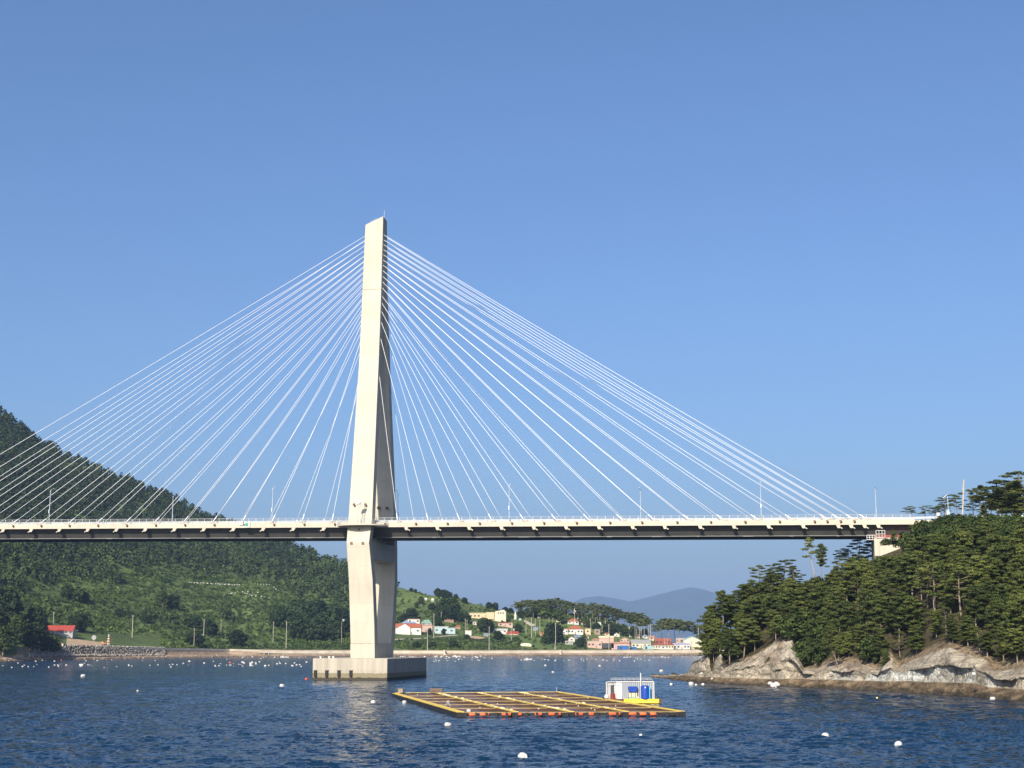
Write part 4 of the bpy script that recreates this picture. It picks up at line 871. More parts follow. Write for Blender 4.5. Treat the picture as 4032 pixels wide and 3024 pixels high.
#TREES
# ------------------------------------------------------------------ trees
protos = {}
def hide_proto(o):                                      # prototypes are the first placed individual: moved, not hidden
    return o
def make_pine(style, seed):
    """ten-metre tree at the origin: trunk with limbs, crown of needle pads"""
    rs = np.random.default_rng(seed); r = empty('pine_tree', (0, 0, 0)); q = MB()
    lean = rs.uniform(-.8, .8, 2) if style != 'lean' else np.array([-3.2, -.5])
    def tr(t): return np.array([lean[0]*t*t+.25*math.sin(3*t+seed), lean[1]*t*t+.2*math.cos(2.4*t+seed), 9.6*t])
    q.tube([tr(t) for t in np.linspace(0, 1, 8)], list(np.linspace(.19, .05, 8)), 7)
    cs, rr_, tt = [], [], []
    npad, t0, spread = dict(dense=(38, .26, 3.0), tall=(28, .38, 2.5), open=(18, .42, 3.6), umbrella=(24, .58, 4.2), lean=(20, .42, 2.6), sparse=(10, .5, 1.9))[style]
    for i in range(npad):
        t = t0+(1-t0)*(i+.5)/npad; ph = i*2.4+rs.uniform(-.5, .5)
        prof = {'dense': 1.12-.92*((t-t0)/(1-t0))**1.1, 'tall': .55+.6*math.sin(math.pi*((t-t0)/(1-t0))**.8)-.1, 'umbrella': .55+.55*math.sin(math.pi*((t-t0)/(1-t0))*.85+.3)}.get(style, 1.05-.7*((t-t0)/(1-t0))**1.3)
        rad = spread*prof*rs.uniform(.3, 1.15)
        base = tr(t-.05); p = tr(t)+np.array([math.cos(ph)*rad, math.sin(ph)*rad, rs.uniform(-.1, .35)])
        q.tube([base, base*.45+p*.55+np.array([0, 0, -.1]), p], [.06, .045, .02], 4, cap=False)
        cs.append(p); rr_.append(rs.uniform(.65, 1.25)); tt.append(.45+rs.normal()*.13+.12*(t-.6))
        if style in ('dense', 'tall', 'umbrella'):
            cs.append(tr(t)+np.array([math.cos(ph)*rad*.45, math.sin(ph)*rad*.45, .05])); rr_.append(.85); tt.append(.34+rs.normal()*.08)  # inner pads tinted darker, crown shade put into the colour
    cs.append(tr(1.0)+[0, 0, .1]); rr_.append(.55); tt.append(.6)
    q.build('trunk', M['barkpale' if style == 'sparse' else 'bark'], r, smooth=True)
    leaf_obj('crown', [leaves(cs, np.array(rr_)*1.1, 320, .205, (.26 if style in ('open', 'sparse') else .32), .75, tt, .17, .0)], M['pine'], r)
    return r
def make_broad(seed, hh=10, sp=3.6, nm='broadleaf_tree', m='broad', n=60, sz=.6, clumps=16):
    rs = np.random.default_rng(seed); r = empty(nm, (0, 0, 0)); q = MB()
    q.tube([(0, 0, 0), (.1, .1, hh*.35), (.2, 0, hh*.7)], [.24, .17, .07], 6); cs, rr_, tt = [], [], []
    for i in range(clumps):
        a = i*2.4; t = (i+.5)/clumps; z = hh*(.22+.68*t); rad = sp*(.95*math.sin(math.pi*(.2+.72*t)))*rs.uniform(.3, .85)
        p = (rad*math.cos(a), rad*math.sin(a), z); cs.append(p); rr_.append(sp*rs.uniform(.30, .48)); tt.append(.4+rs.normal()*.14)
        q.tube([(.1, .05, hh*(.12+.4*t)), p], [.07, .03], 4, cap=False)
    q.build('trunk', M['bark'], r); leaf_obj('crown', [leaves(cs, rr_, n, sz, .85, .35, tt, .12, .5)], M[m], r)
    return r
used = set()
def place(kind, X, Y, Z, h, label, group, rot=None, cat=None, wide=1.0, base_h=10.0):
    p = protos[kind]
    if kind not in used: used.add(kind); o = p
    else: o = copy_tree(p)
    o.location = (X, Y, Z); s = h/base_h; o.scale = (s*wide, s*wide, s); o.rotation_euler = (0, 0, random.uniform(0, 6.28) if rot is None else rot)
    return tag(o, label, cat or ('pine tree' if 'pine' in o.name else ('bush' if 'bush' in o.name else 'tree')), group)
for i in range(4): protos['dense%d' % i] = make_pine('dense', 10+i)
for i in range(3): protos['tall%d' % i] = make_pine('tall', 20+i)
for i in range(4): protos['open%d' % i] = make_pine('open', 30+i)
for i in range(3): protos['umb%d' % i] = make_pine('umbrella', 40+i)
protos['lean0'] = make_pine('lean', 50); protos['sparse0'] = make_pine('sparse', 60)
for i in range(4): protos['broad%d' % i] = make_broad(70+i, 10, 3.8)
for i in range(3): protos['bush%d' % i] = make_broad(80+i, 5, 3.0, 'bush', 'broad', 70, .42, 12)
for i in range(2): protos['shrub%d' % i] = make_broad(90+i, 5, 3.6, 'bush', 'shrub', 60, .7, 12)
M['cedar'] = foliage('dark_tree_leaves', (.012, .024, .010), (.036, .062, .020))
for i in range(3): protos['dark%d' % i] = make_broad(95+i, 10, 4.6, 'broadleaf_tree', 'cedar', 70, .8, 20)
# individual trees of the far shore: x, top, base (photograph pixels), kind, label
FT = [(27, 2335, 2478, 'dark', 'tallest dark tree at the left edge of the picture above the shore', 1.0), (-60, 2360, 2490, 'dark', 'tree partly cut off by the left edge of the picture', 1.0), (140, 2400, 2500, 'dark', 'dark rounded tree directly left of the red-roofed house', 1.0),
 (60, 2440, 2560, 'broad', 'lighter green tree low on the bank at the far left', 1.0), (115, 2480, 2575, 'dark', 'broad dark tree hanging over the beach left of the pump house', 1.3), (170, 2500, 2575, 'dark', 'small dark tree on the beach next to the stone bank', 1.1), (10, 2470, 2580, 'broad', 'green tree at the bottom left corner of the land', 1.1), (205, 2520, 2580, 'bush', 'bush at the left end of the stone bank', 1.2),
 (290, 2428, 2485, 'dark', 'dark tree behind the right half of the red roof', 1.1), (318, 2448, 2490, 'dark', 'small dark tree right of the red roof and parasol', 1.2),
 (265, 2305, 2365, 'broad', 'round green tree in the upper left field', 1.2), (300, 2318, 2370, 'shrub', 'bushy clump beside the round tree in the upper left field', 1.2), (335, 2335, 2372, 'dark', 'small dark tree at the right of the field clump', 1.0),
 (465, 2400, 2432, 'dark', 'lone small dark bush above the field pole', 1.0), (580, 2425, 2455, 'dark', 'dark bush right of the field pole', 1.4), (770, 2428, 2478, 'dark', 'dark tree behind the close pair of poles', 1.3), (815, 2445, 2505, 'dark', 'dark bush right of the taller left-shore pole', 1.2), (835, 2460, 2502, 'dark', 'dark bush beside the pole set back on the left shore', 1.2),
 (770, 2490, 2552, 'dark', 'dense dark bush on the road between the paired poles', 1.4), (930, 2488, 2548, 'dark', 'round dark bush left of the pylon on the field', 1.6), (640, 2330, 2395, 'broad', 'green tree in the middle of the left hillside fields', 1.1), (680, 2345, 2400, 'dark', 'dark tree in the middle of the left hillside fields', 1.2)]
for i, (x, yt, yb) in enumerate([(1085, 2405, 2470), (1120, 2395, 2475), (1150, 2385, 2480), (1175, 2370, 2475), (1200, 2390, 2490), (1225, 2380, 2490), (1250, 2375, 2495), (1275, 2392, 2500), (1300, 2400, 2505), (1325, 2395, 2500), (1350, 2408, 2500), (1165, 2430, 2520), (1205, 2440, 2525), (1245, 2440, 2530), (1290, 2455, 2530), (1330, 2455, 2525)]):
    FT.append((x, yt, yb, 'dark', ('dark tree between tall seawall pole and pylon, %s row of the clump, %s part' % ('back' if yb < 2500 else ('middle' if yb < 2510 else 'front'), 'left' if x < 1180 else ('central' if x < 1270 else 'right'))), 1.05))
FT += [(1590, 2420, 2450, 'dark', 'low dark tree on the hill just right of the pylon', 1.5), (1620, 2398, 2440, 'dark', 'spreading tree behind the blue-grey hipped roof', 1.4),
 (1725, 2320, 2350, 'dark', 'left and highest tree on the hilltop right of the pylon', 1.3), (1750, 2325, 2354, 'dark', 'middle wind-bent tree on the hilltop right of the pylon', 1.4), (1768, 2333, 2356, 'dark', 'lower right tree of the hilltop group right of the pylon', 1.3), (1795, 2341, 2360, 'dark', 'dark round tree right of the hilltop group', 1.3), (1829, 2355, 2376, 'dark', 'small tree on the descending skyline right of the hilltop', 1.2),
 (1620, 2316, 2330, 'dark', 'tiny tree on the grassy skyline nearest the pylon', 1.3), (1636, 2321, 2334, 'dark', 'second tiny tree on the grassy skyline', 1.3),
 (1750, 2362, 2432, 'dark', 'large dark tree in the middle of the grassy hill, left of its pair', 1.1), (1780, 2366, 2436, 'dark', 'large dark tree in the middle of the grassy hill, right of its pair', 1.1), (1765, 2392, 2448, 'dark', 'dark tree in front of the large pair on the grassy hill', 1.2), (1725, 2400, 2442, 'broad', 'green tree left of the large pair on the grassy hill', 1.2),
 (1660, 2352, 2382, 'broad', 'green tree left of the arched sheds', 1.3), (1640, 2372, 2395, 'broad', 'bush below and left of the arched sheds', 1.4), (1700, 2378, 2402, 'dark', 'dark bush below the arched sheds', 1.4),
 (1925, 2374, 2398, 'dark', 'left round tree on the skyline above the school', 1.3), (1950, 2376, 2402, 'dark', 'right round tree on the skyline above the school', 1.4), (1990, 2392, 2412, 'dark', 'low tree on the skyline at the school tower', 1.3), (2010, 2396, 2415, 'dark', 'last low tree before the church spire', 1.3),
 (1812, 2412, 2448, 'dark', 'dark tree left of the yellow school', 1.3), (1838, 2420, 2455, 'dark', 'dark tree touching the left wall of the school', 1.2), (1905, 2438, 2490, 'dark', 'big dark tree below the middle of the school', 1.2), (1925, 2445, 2492, 'dark', 'dark tree left of the red slab roof', 1.1), (1722, 2428, 2465, 'dark', 'dark tree behind the pale blue house', 1.2), (1690, 2478, 2500, 'dark', 'bush in front of the pink house', 1.2), (1748, 2478, 2500, 'dark', 'bush in front of the pale blue house', 1.0),
 (1785, 2522, 2550, 'dark', 'dark round bush in the plot above the seawall', 1.5), (1838, 2500, 2518, 'dark', 'small dark bush in front of the plain white shed', 1.5), (1960, 2488, 2520, 'dark', 'bushy tree below the white house in mid village', 1.5), (1640, 2530, 2552, 'dark', 'dark bush above the seawall just right of the pylon', 1.9), (1700, 2530, 2552, 'dark', 'dark bush above the seawall by the tall pole', 1.7),
 (2115, 2392, 2432, 'shrub', 'yellow-green leafy tree beside the church side of the wood', 1.1), (2150, 2395, 2436, 'shrub', 'middle yellow-green tree in front of the wood', 1.2), (2185, 2398, 2438, 'shrub', 'right yellow-green tree in front of the wood', 1.2), (2208, 2405, 2460, 'broad', 'tall dark green tree left of the brown-red roof', 1.1), (2050, 2400, 2440, 'broad', 'green tree next to the church spire', 1.1), (2075, 2395, 2432, 'broad', 'second green tree right of the church spire', 1.1),
 (2170, 2458, 2520, 'dark', 'big dark tree beside the tall bright seawall pole', 1.2), (2190, 2465, 2532, 'dark', 'second big dark tree behind the tall bright seawall pole', 1.1), (2150, 2500, 2535, 'dark', 'low dark tree below the orange gabled house', 1.3), (2285, 2515, 2550, 'dark', 'dark tree left of the pink harbour building', 1.2), (2300, 2500, 2535, 'broad', 'green tree right of the white gabled house', 1.2), (2040, 2460, 2492, 'dark', 'dark tree right of the red slab roof', 1.2),
 (2310, 2440, 2472, 'broad', 'green tree below the pine wood, left', 1.4), (2350, 2455, 2482, 'dark', 'dark tree above the dull brown house', 1.4), (2400, 2455, 2500, 'dark', 'dark tree behind the upper storey of the pink building', 1.3), (2430, 2462, 2500, 'dark', 'dark tree right of the upper storey of the pink building', 1.3), (2460, 2465, 2505, 'broad', 'green tree above the weathered brown house', 1.3), (2495, 2470, 2510, 'dark', 'dark tree left of the group of masts', 1.2), (2540, 2480, 2512, 'dark', 'dark bush among the group of masts', 1.3)]
WOOD = [(2040, 2372), (2060, 2366), (2085, 2364), (2108, 2366), (2130, 2364), (2152, 2362), (2172, 2360), (2194, 2357), (2215, 2366), (2236, 2370), (2262, 2378), (2290, 2376), (2312, 2388), (2334, 2376), (2352, 2384), (2372, 2384), (2392, 2390), (2412, 2396), (2430, 2402), (2448, 2406), (2470, 2413), (2492, 2413), (2512, 2417), (2532, 2424), (2550, 2434)]
for i, (x, yt) in enumerate(WOOD):
    FT.append((x, yt, yt+60, 'umb', 'pine in the dark wood along the skyline right of the church spire', .95))
for i, (x, yt) in enumerate([(2100, 2382), (2140, 2380), (2180, 2378), (2225, 2388), (2275, 2396), (2345, 2402), (2385, 2408), (2425, 2420), (2480, 2430), (2520, 2440)]):
    FT.append((x, yt, yt+58, 'umb', 'lower pine at the front of the dark wood right of the church spire', 1.0))
for i, (x, yt, lab) in enumerate([(2585, 2462, 'flat low pine at the left end of the pine row behind the barn'), (2608, 2440, 'first tall pine of the row behind the barn'), (2632, 2440, 'second tall pine of the row behind the barn'), (2655, 2442, 'third tall pine of the row behind the barn'), (2676, 2442, 'fourth tall pine of the row behind the barn'), (2694, 2448, 'fifth tall pine of the row behind the barn'), (2727, 2452, 'slender separate pine nearest the headland'), (2745, 2470, 'lowest pine beside the headland')]):
    FT.append((x, yt, 2513, 'umb', lab, .85))
for i, (x, yt, yb, kd, lab, wd) in enumerate(FT):
    p = None; y_ = yb
    while p is None and y_ < yb+40: p = hit(x, y_, 8); y_ += 3
    p = p or spot(x, yb); X, Y, Z = p; h = (y_-3-yt)*Y/F
    kinds = sorted(k for k in protos if k.rstrip('0123456789') == kd); base = 5.0 if kd in ('bush', 'shrub') else 10.0
    place(kinds[i % len(kinds)], X, Y, Z-.4, h+.4, lab, 'trees along the far shore', base_h=base*(.93 if kd == 'broad' or kd == 'dark' else .98), wide=wd)

# ------------------------------------------------------------------ wooded headland on the right
IS = [(2560, 2667), (2590, 2668), (2650, 2676), (2750, 2688), (2900, 2697), (3100, 2705), (3300, 2713), (3500, 2724), (3700, 2737), (3900, 2752), (4032, 2762), (4400, 2790), (4800, 2815)]
ish = [at_z(x, y) for x, y in IS]; IA = np.array([p[0]/p[1] for p in ish]); IY = np.array([p[1] for p in ish])
def iY(a): return np.interp(a, IA, IY)
LD = [(2560, .5), (2620, 2.5), (2700, 5), (2900, 4), (3300, 4.5), (3700, 5.5), (4000, 5), (4800, 5)]
CB = [(2560, 2668), (2600, 2664), (2700, 2657), (2850, 2668), (3000, 2671), (3100, 2671), (3286, 2675), (3450, 2680), (3700, 2682), (3850, 2688), (3900, 2705), (4032, 2712), (4800, 2740)]
CTP = [(2560, 2667), (2620, 2663), (2690, 2654), (2708, 2648), (2722, 2620), (2755, 2600), (2790, 2582), (2795, 2600), (2800, 2645), (2806, 2645), (2815, 2600), (2839, 2572), (2857, 2618), (2893, 2605), (2940, 2591), (2984, 2572), (3013, 2556), (3050, 2530), (3074, 2520), (3118, 2518), (3143, 2574), (3165, 2628), (3219, 2632), (3248, 2616), (3273, 2605), (3322, 2602), (3390, 2610), (3456, 2639), (3478, 2598), (3510, 2590), (3536, 2630), (3594, 2598), (3666, 2568), (3738, 2545), (3775, 2565), (3829, 2581), (3883, 2596), (3919, 2636), (3955, 2640), (4028, 2625), (4200, 2620), (4800, 2620)]
RG = [(2560, 2667, 4), (2620, 2662, 6), (2700, 2652, 9), (2790, 2583, 12), (2850, 2560, 18), (2900, 2500, 28), (2950, 2450, 36), (3000, 2415, 44), (3100, 2370, 52), (3200, 2335, 58), (3300, 2275, 62), (3400, 2218, 66), (3455, 2192, 66)]
CLD = 7.0
def conv(lst, dfun):
    o = []
    for r_ in lst:
        a0 = (r_[0]-CX)/F/CT; d = dfun(r_, a0); p = at_y(r_[0], r_[1], iY(a0)+d); a1 = p[0]/p[1]
        p = at_y(r_[0], r_[1], iY(a1)+d); o.append((p[0]/p[1], p[2], d))
    return o
aL = np.array([(x-CX)/F/CT for x, _ in LD]); dL = np.array([d for _, d in LD])
cb = conv(CB, lambda r_, a: np.interp(a, aL, dL)); ctp = conv(CTP, lambda r_, a: np.interp(a, aL, dL)+(CLD if r_[0] > 2850 else 2.2))
rg = conv(RG, lambda r_, a: r_[2])
def bridge_Y(a, v):                                      # Y of the vertical plane at offset v for azimuth a
    n = O@V+v; return n/(a*V[0]+V[1])
for x, z in ((3500, 30.5), (3560, 33.8), (3620, 36.0), (3700, 37.0), (4032, 37.2), (4800, 37.2)):
    a = (x-CX)/F/(CT+.0*ST)*1.0/1.0; a = (x-CX)/(F*CT)*(1+.06*ST); rg.append((a, z, bridge_Y(a, -11.5)-iY(a)))
cA = [np.array([c_[k] for c_ in cb]) for k in (0, 1, 2)]; tA = [np.array([c_[k] for c_ in ctp]) for k in (0, 1, 2)]; gA = [np.array([c_[k] for c_ in rg]) for k in (0, 1, 2)]
ix = np.arange(2545, 4760, 4.5); ia = (ix-CX)/(F*CT); ROWS = []
nl, nc_, ns_ = 9, 30, 46
IV = []; IT = []; IG = []                               # IG: smooth (d,z) for planting
for a, x in zip(ia, ix):
    y0 = iY(a); d1, zb = np.interp(a, cA[0], cA[2]), max(.35, np.interp(a, cA[0], cA[1])); d2, zt = np.interp(a, tA[0], tA[2]), max(.5, np.interp(a, tA[0], tA[1])); D, zr = np.interp(a, gA[0], gA[2]), np.interp(a, gA[0], gA[1])
    d2 = max(d2, d1+.6); D = max(D, d2+2); zt = max(zt, zb+.1); zr = max(zr, zt)
    lip = max(0, .55+1.1*mnoise.noise(Vector((x*.012, 3.3, 0))))*(1 if x > 2850 else .4); qm = .46+.16*mnoise.noise(Vector((x*.02, 7.1, 0)))
    col_ = []
    for d, z in ((-9, -3), (-4, -1.3)): col_.append((d, z, 0, .3, 0))
    for k in range(nl):
        t = k/nl; col_.append((d1*t, -.3+(zb*1.0+.3)*t**.75, 1, .42, t))
    for k in range(nc_):
        q_ = k/nc_; z = zb+(zt-zb)*q_
        if q_ < qm: g = .10*q_/qm + .07*lip*math.sin(math.pi*q_/qm)
        elif q_ < qm+.035: g = .10-.34*lip*(q_-qm)/.035
        else: g = (.10-.34*lip)+(1-(.10-.34*lip))*((q_-qm-.035)/(1-qm-.035))**1.25
        col_.append((d1+(d2-d1)*g, z, 2 if q_ < qm+.03 else 3, .75*min(1, .3+2*q_*(1-q_)*2), q_))
    for k in range(ns_+1):
        t = k/ns_; col_.append((d2+(D-d2)*t, zt+(zr-zt)*t**.95, 4, .9*min(1, t*6)*(1-t*.6)+.15, t))
    back = [(D+1.0, zr, 4, 0, 1), (D+24, zr-.4, 4, 0, 1), (D+55, zr*.5, 4, .5, 1), (D+95, -1, 4, .5, 1), (D+110, -3, 4, 0, 1)] if x > 3300 else [(D+6, zr, 4, .4, 1), (D+16, zr*.85, 4, .5, 1), (D+34, zr*.5, 4, .5, 1), (D+60, -.8, 4, .5, 1), (D+75, -3, 4, 0, 1)]
    if x < 2860: back = [(D+1, zr*.9, 3, .3, 1), (D+2.5, zr*.5, 3, .4, 1), (D+5, .2, 1, .4, 1), (D+8, -1.0, 1, 0, 1), (D+12, -3, 1, 0, 1)]
    col_ += back
    for (d, z, zn, amp, t) in col_:
        Y = y0+d; X = a*Y; P = Vector((X, Y, z))
        n1 = mnoise.fractal(P*.16, 1, 2, 4); n2 = mnoise.fractal(Vector((X*.55, Y*.55, z*.9)), 1, 2, 4)
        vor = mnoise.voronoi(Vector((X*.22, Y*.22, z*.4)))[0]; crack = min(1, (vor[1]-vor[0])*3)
        if zn in (1, 2, 3):
            dy = amp*(1.1*n1+.95*n2) + (1-crack)*.95*(1 if zn > 1 else .3); dzz = amp*(.35*n1+.3*n2)*(1 if zn > 1 else .9)
            strat = .14*math.sin(z*7+2*n1) if zn > 1 else 0
            if d <= 0.01 and zn == 1: dzz = 0
            Y2 = Y+dy*.8+strat; z2 = z+dzz
        else: Y2 = Y+.6*n1*(1 if zn == 4 else 0)*min(1, t*5); z2 = z+(amp*(1.0*n1) if zn == 4 else 0)
        IV.append((X, Y2, z2))
        v_ = 1+.22*n1+.14*n2
        if zn in (0, 1): c = np.array((.15, .11, .068)) if t > .3+.25*n1 else np.array((.06, .048, .032)); c = c*(1+.5*n2)
        elif zn == 2:
            pale = max(0, min(1, (x-3210)/60))*max(0, min(1, (3860-x)/30)); pale *= max(0, min(1, .75+n1*1.2))
            c = np.array((.32, .28, .215))*(1-pale)+np.array((.42, .42, .38))*pale
        elif zn == 3: c = np.array((.33, .29, .225)) if (n1 > -.38) else np.array((.30, .24, .18))
        else: c = np.array((.065, .055, .03)) if t > .03 else np.array((.19, .145, .095))
        if zn in (1, 2, 3): c = c*(.62+.38*crack)*1.12  # shadow in the cracks is darkened into the rock colour
        IT.append(np.clip(c*v_, .01, .9))
    IG.append([(c_[0], c_[1]) for c_ in col_])
nr = len(IG[0]); nci = len(ix); IQ = [(i*nr+k, (i+1)*nr+k, (i+1)*nr+k+1, i*nr+k+1) for i in range(nci-1) for k in range(nr-1)]
RKH = attr_mat('headland_rock', .9, 1.6, .30, .45, 1.6); nn = RKH.node_tree; pb = nn.nodes['Principled BSDF']; src = pb.inputs['Base Color'].links[0].from_socket
tcn = nn.nodes.new('ShaderNodeTexCoord'); mpn = nn.nodes.new('ShaderNodeMapping'); mpn.inputs['Scale'].default_value = (.32, .32, .75); mpn.inputs['Rotation'].default_value = (0, R(18), 0); nn.links.new(tcn.outputs['Object'], mpn.inputs[0])
nzz = nn.nodes.new('ShaderNodeTexNoise'); nzz.inputs['Scale'].default_value = .8; nn.links.new(tcn.outputs['Object'], nzz.inputs['Vector']); ml = nn.nodes.new('ShaderNodeVectorMath'); ml.operation = 'MULTIPLY_ADD'; ml.inputs[1].default_value = (1.3, 1.3, 1.3); nn.links.new(nzz.outputs['Color'], ml.inputs[0]); nn.links.new(mpn.outputs[0], ml.inputs[2])
vo = nn.nodes.new('ShaderNodeTexVoronoi'); vo.feature = 'DISTANCE_TO_EDGE'; vo.inputs['Scale'].default_value = 1.0; nn.links.new(ml.outputs[0], vo.inputs['Vector'])
mrn = nn.nodes.new('ShaderNodeMapRange'); mrn.inputs[1].default_value = 0; mrn.inputs[2].default_value = .07; mrn.inputs[3].default_value = .42; mrn.inputs[4].default_value = 1; nn.links.new(vo.outputs['Distance'], mrn.inputs[0])  # thin dark lines painted in for the shade of fissures
mxn = nn.nodes.new('ShaderNodeMix'); mxn.data_type = 'RGBA'; mxn.blend_type = 'MULTIPLY'; mxn.inputs[0].default_value = 1; nn.links.new(src, mxn.inputs[6]); nn.links.new(mrn.outputs[0], mxn.inputs[7]); nn.links.new(mxn.outputs[2], pb.inputs['Base Color'])
isl = tag(np_mesh('rocky_headland', IV, IQ, RKH, IT, False), kind='structure')
def ignd(X, Y):
    a = X/Y; j = min(nci-1, max(0, int(round((a-ia[0])/(ia[1]-ia[0]))))); d = Y-iY(a); g = [q for q in IG[j]]
    gg = g[2+nl+nc_:]; return float(np.interp(d, [q[0] for q in gg], [q[1] for q in gg]))
SIL = [(2740, 2570), (2763, 2440), (2782, 2415), (2808, 2400), (2840, 2350), (2850, 2328), (2870, 2350), (2900, 2338), (2920, 2318), (2950, 2295), (2965, 2270), (2985, 2248), (3040, 2252), (3100, 2262), (3150, 2290), (3190, 2282), (3240, 2265), (3270, 2240), (3300, 2215), (3350, 2200), (3420, 2196), (3455, 2190), (3470, 2190), (3560, 2182), (3580, 2110), (3600, 2080), (3630, 2050), (3666, 2030), (3740, 2024), (4600, 2022)]
HN = ['at the left end', 'left of the dead tree', 'below the dead tree', 'below the abutment', 'right of the abutment', 'below the road signs', 'under the concrete pole', 'near the right picture edge', 'beyond the right picture edge']
def region(x, y):
    v = 'just above the rocks' if y > 2540 else ('low on the slope' if y > 2440 else ('halfway up the slope' if y > 2330 else ('high on the slope' if y > 2200 else 'at the very top of the slope')))
    h_ = HN[int(np.searchsorted([2950, 3130, 3320, 3500, 3640, 3760, 3880, 4040], x))]
    return v, h_
pts_ = []; npine = nbush = 0
cands = []
for _ in range(14000):
    x = random.uniform(2775, 4330); a = (x-CX)/(F*CT); d2 = np.interp(a, tA[0], tA[2]); D = np.interp(a, gA[0], gA[2])
    d = random.uniform(d2+.3, D-(1.5 if x > 3400 else -6)); Y = iY(a)+d; X = a*Y; z = ignd(X, Y); pxx, pyy = proj(X, Y, z)
    sp = 3.1 if d-d2 < 4 else 3.9
    lush = pxx > 3440 and pyy < 2240+(pxx-3440)*-.05
    if lush: sp = 2.7
    if pxx > 3440 and pxx < 3580 and pyy < 2165: continue
    if any((X-p[0])**2+(Y-p[1])**2 < min(sp, p[2])**2 for p in pts_): continue
    pts_.append((X, Y, sp)); cands.append((X, Y, z, pxx, pyy, lush, d-d2))
for (X, Y, z, pxx, pyy, lush, dd) in cands:
    h = random.uniform(6.5, 10.5) if not lush else random.uniform(2.6, 4.6)
    if dd < 5 and not lush: h = random.uniform(4.2, 7.0)
    top_lim = np.interp(pxx, [s[0] for s in SIL], [s[1] for s in SIL])+random.uniform(0, 10); hmax = (pyy-top_lim)*Y/F
    h = min(h, hmax)
    if h < 1.3: continue
    v, h_ = region(pxx, pyy)
    if lush or h < 3.0 or (random.random() < (.12 if dd > 5 else .14) and not lush):
        if nbush >= 230: continue
        nbush += 1; k = random.choice(['bush0', 'bush1', 'bush2']); place(k, X, Y, z-.3, min(h, 5.0)+.3, 'leafy headland bush %s, %s' % (v, h_), 'bushes on the headland', base_h=4.8, wide=random.uniform(1.0, 1.35))
    else:
        if npine >= 275: continue
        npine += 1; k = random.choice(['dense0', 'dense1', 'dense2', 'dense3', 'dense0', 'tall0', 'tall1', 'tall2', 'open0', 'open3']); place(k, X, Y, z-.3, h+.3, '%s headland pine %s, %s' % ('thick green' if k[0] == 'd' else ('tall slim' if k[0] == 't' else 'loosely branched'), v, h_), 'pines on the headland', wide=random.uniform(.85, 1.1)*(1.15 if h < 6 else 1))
print('headland pines', npine, 'bushes', nbush)
def itree(x, yt, yb, kind, label, v=None, Yd=None, wide=1.0, rot=None, tilt=0.0):
    a = (x-CX)/(F*CT)
    Y = bridge_Y(a, v) if v is not None else iY(a)+Yd
    p = at_y(x, yb, Y); z = p[2]; h = (yb-yt)*Y/F
    o = place(kind, p[0], Y, z-.3, h+.3, label, None, wide=wide, rot=rot)
    if tilt: o.rotation_euler = (0, R(tilt), rot or 0)
    return o
itree(2990, 2224, 2340, 'open0', 'windswept pine at the left of the group breaking the headland skyline', Yd=40, wide=1.22)
itree(3038, 2226, 2335, 'open1', 'forked pine in the skyline group left of the dead tree', Yd=42, wide=1.35)
itree(3090, 2203, 2330, 'open2', 'highest layered pine of the skyline group left of the dead tree', Yd=45, wide=1.28)
itree(3128, 2232, 2330, 'open3', 'right-hand layered pine of the skyline group left of the dead tree', Yd=45, wide=1.22)
itree(2850, 2325, 2470, 'tall1', 'spiky pine at the top left shoulder of the headland', Yd=16, wide=.8)
itree(2800, 2400, 2560, 'dense1', 'pine at the very left tip of the wooded headland, reaching outwards', Yd=11, wide=.95)
itree(2795, 2436, 2565, 'open1', 'outermost pine reaching left from the headland rock', Yd=10, wide=.75, rot=0, tilt=-6)
itree(2790, 2500, 2598, 'dense2', 'low pine leaning out over the split rock at the tip', Yd=10, wide=.9, rot=0, tilt=-8)
itree(2795, 2450, 2588, 'dense3', 'thick pine filling the left end of the headland wood', Yd=11)
itree(2815, 2385, 2560, 'tall2', 'slim dark pine in the left shoulder of the headland wood', Yd=15)
itree(2875, 2345, 2500, 'dense1', 'full crowned pine high on the left shoulder of the headland', Yd=24)
itree(2930, 2300, 2450, 'tall0', 'slim pine climbing the left skyline of the headland', Yd=32)
itree(2825, 2440, 2575, 'dense2', 'thick pine above the split rock at the tip', Yd=12)
itree(2870, 2470, 2612, 'dense0', 'thick low pine hanging down to the rock near the tip', Yd=9)
itree(2925, 2440, 2592, 'tall2', 'pine with a long pale leaning trunk rooted on the bare rock near the tip', Yd=12, rot=2.0, tilt=-8)
itree(3212, 2114, 2275, 'sparse0', 'half dead pine with bare top branches standing above the headland skyline', Yd=52, wide=.9, tilt=-8)
itree(3236, 2140, 2275, 'tall0', 'narrow pine with thick tufts next to the half dead one', Yd=53, wide=.6)
itree(3300, 2168, 2275, 'open1', 'pine in the bridge shade left of the abutment, lowest of three', v=3)
itree(3385, 2120, 2250, 'open2', 'dark pine silhouetted under the end of the deck', v=5, wide=1.2)
itree(3440, 2122, 2245, 'open0', 'dark pine beside the abutment wall under the deck end', v=6, wide=1.25)
itree(3345, 2160, 2265, 'open3', 'dark pine in the bridge shade between two others', v=4, wide=1.3)
for x, yt, yb, lab in ((3490, 2082, 2152, 'bush on the abutment shelf nearest the inspection platforms'), (3520, 2072, 2156, 'middle bush on the abutment shelf above the wing wall'), (3552, 2066, 2160, 'right bush on the abutment shelf above the wing wall')):
    itree(x, yt, yb, 'bush1', lab, v=-9.3, wide=1.15)
itree(3520, 2046, 2125, 'bush0', 'dark bush sticking up before the cream abutment wall', v=-12, wide=.55)
itree(3030, 2556, 2615, 'bush1', 'small round bush clinging to the grey cliff below the scree', Yd=9, wide=1.0)
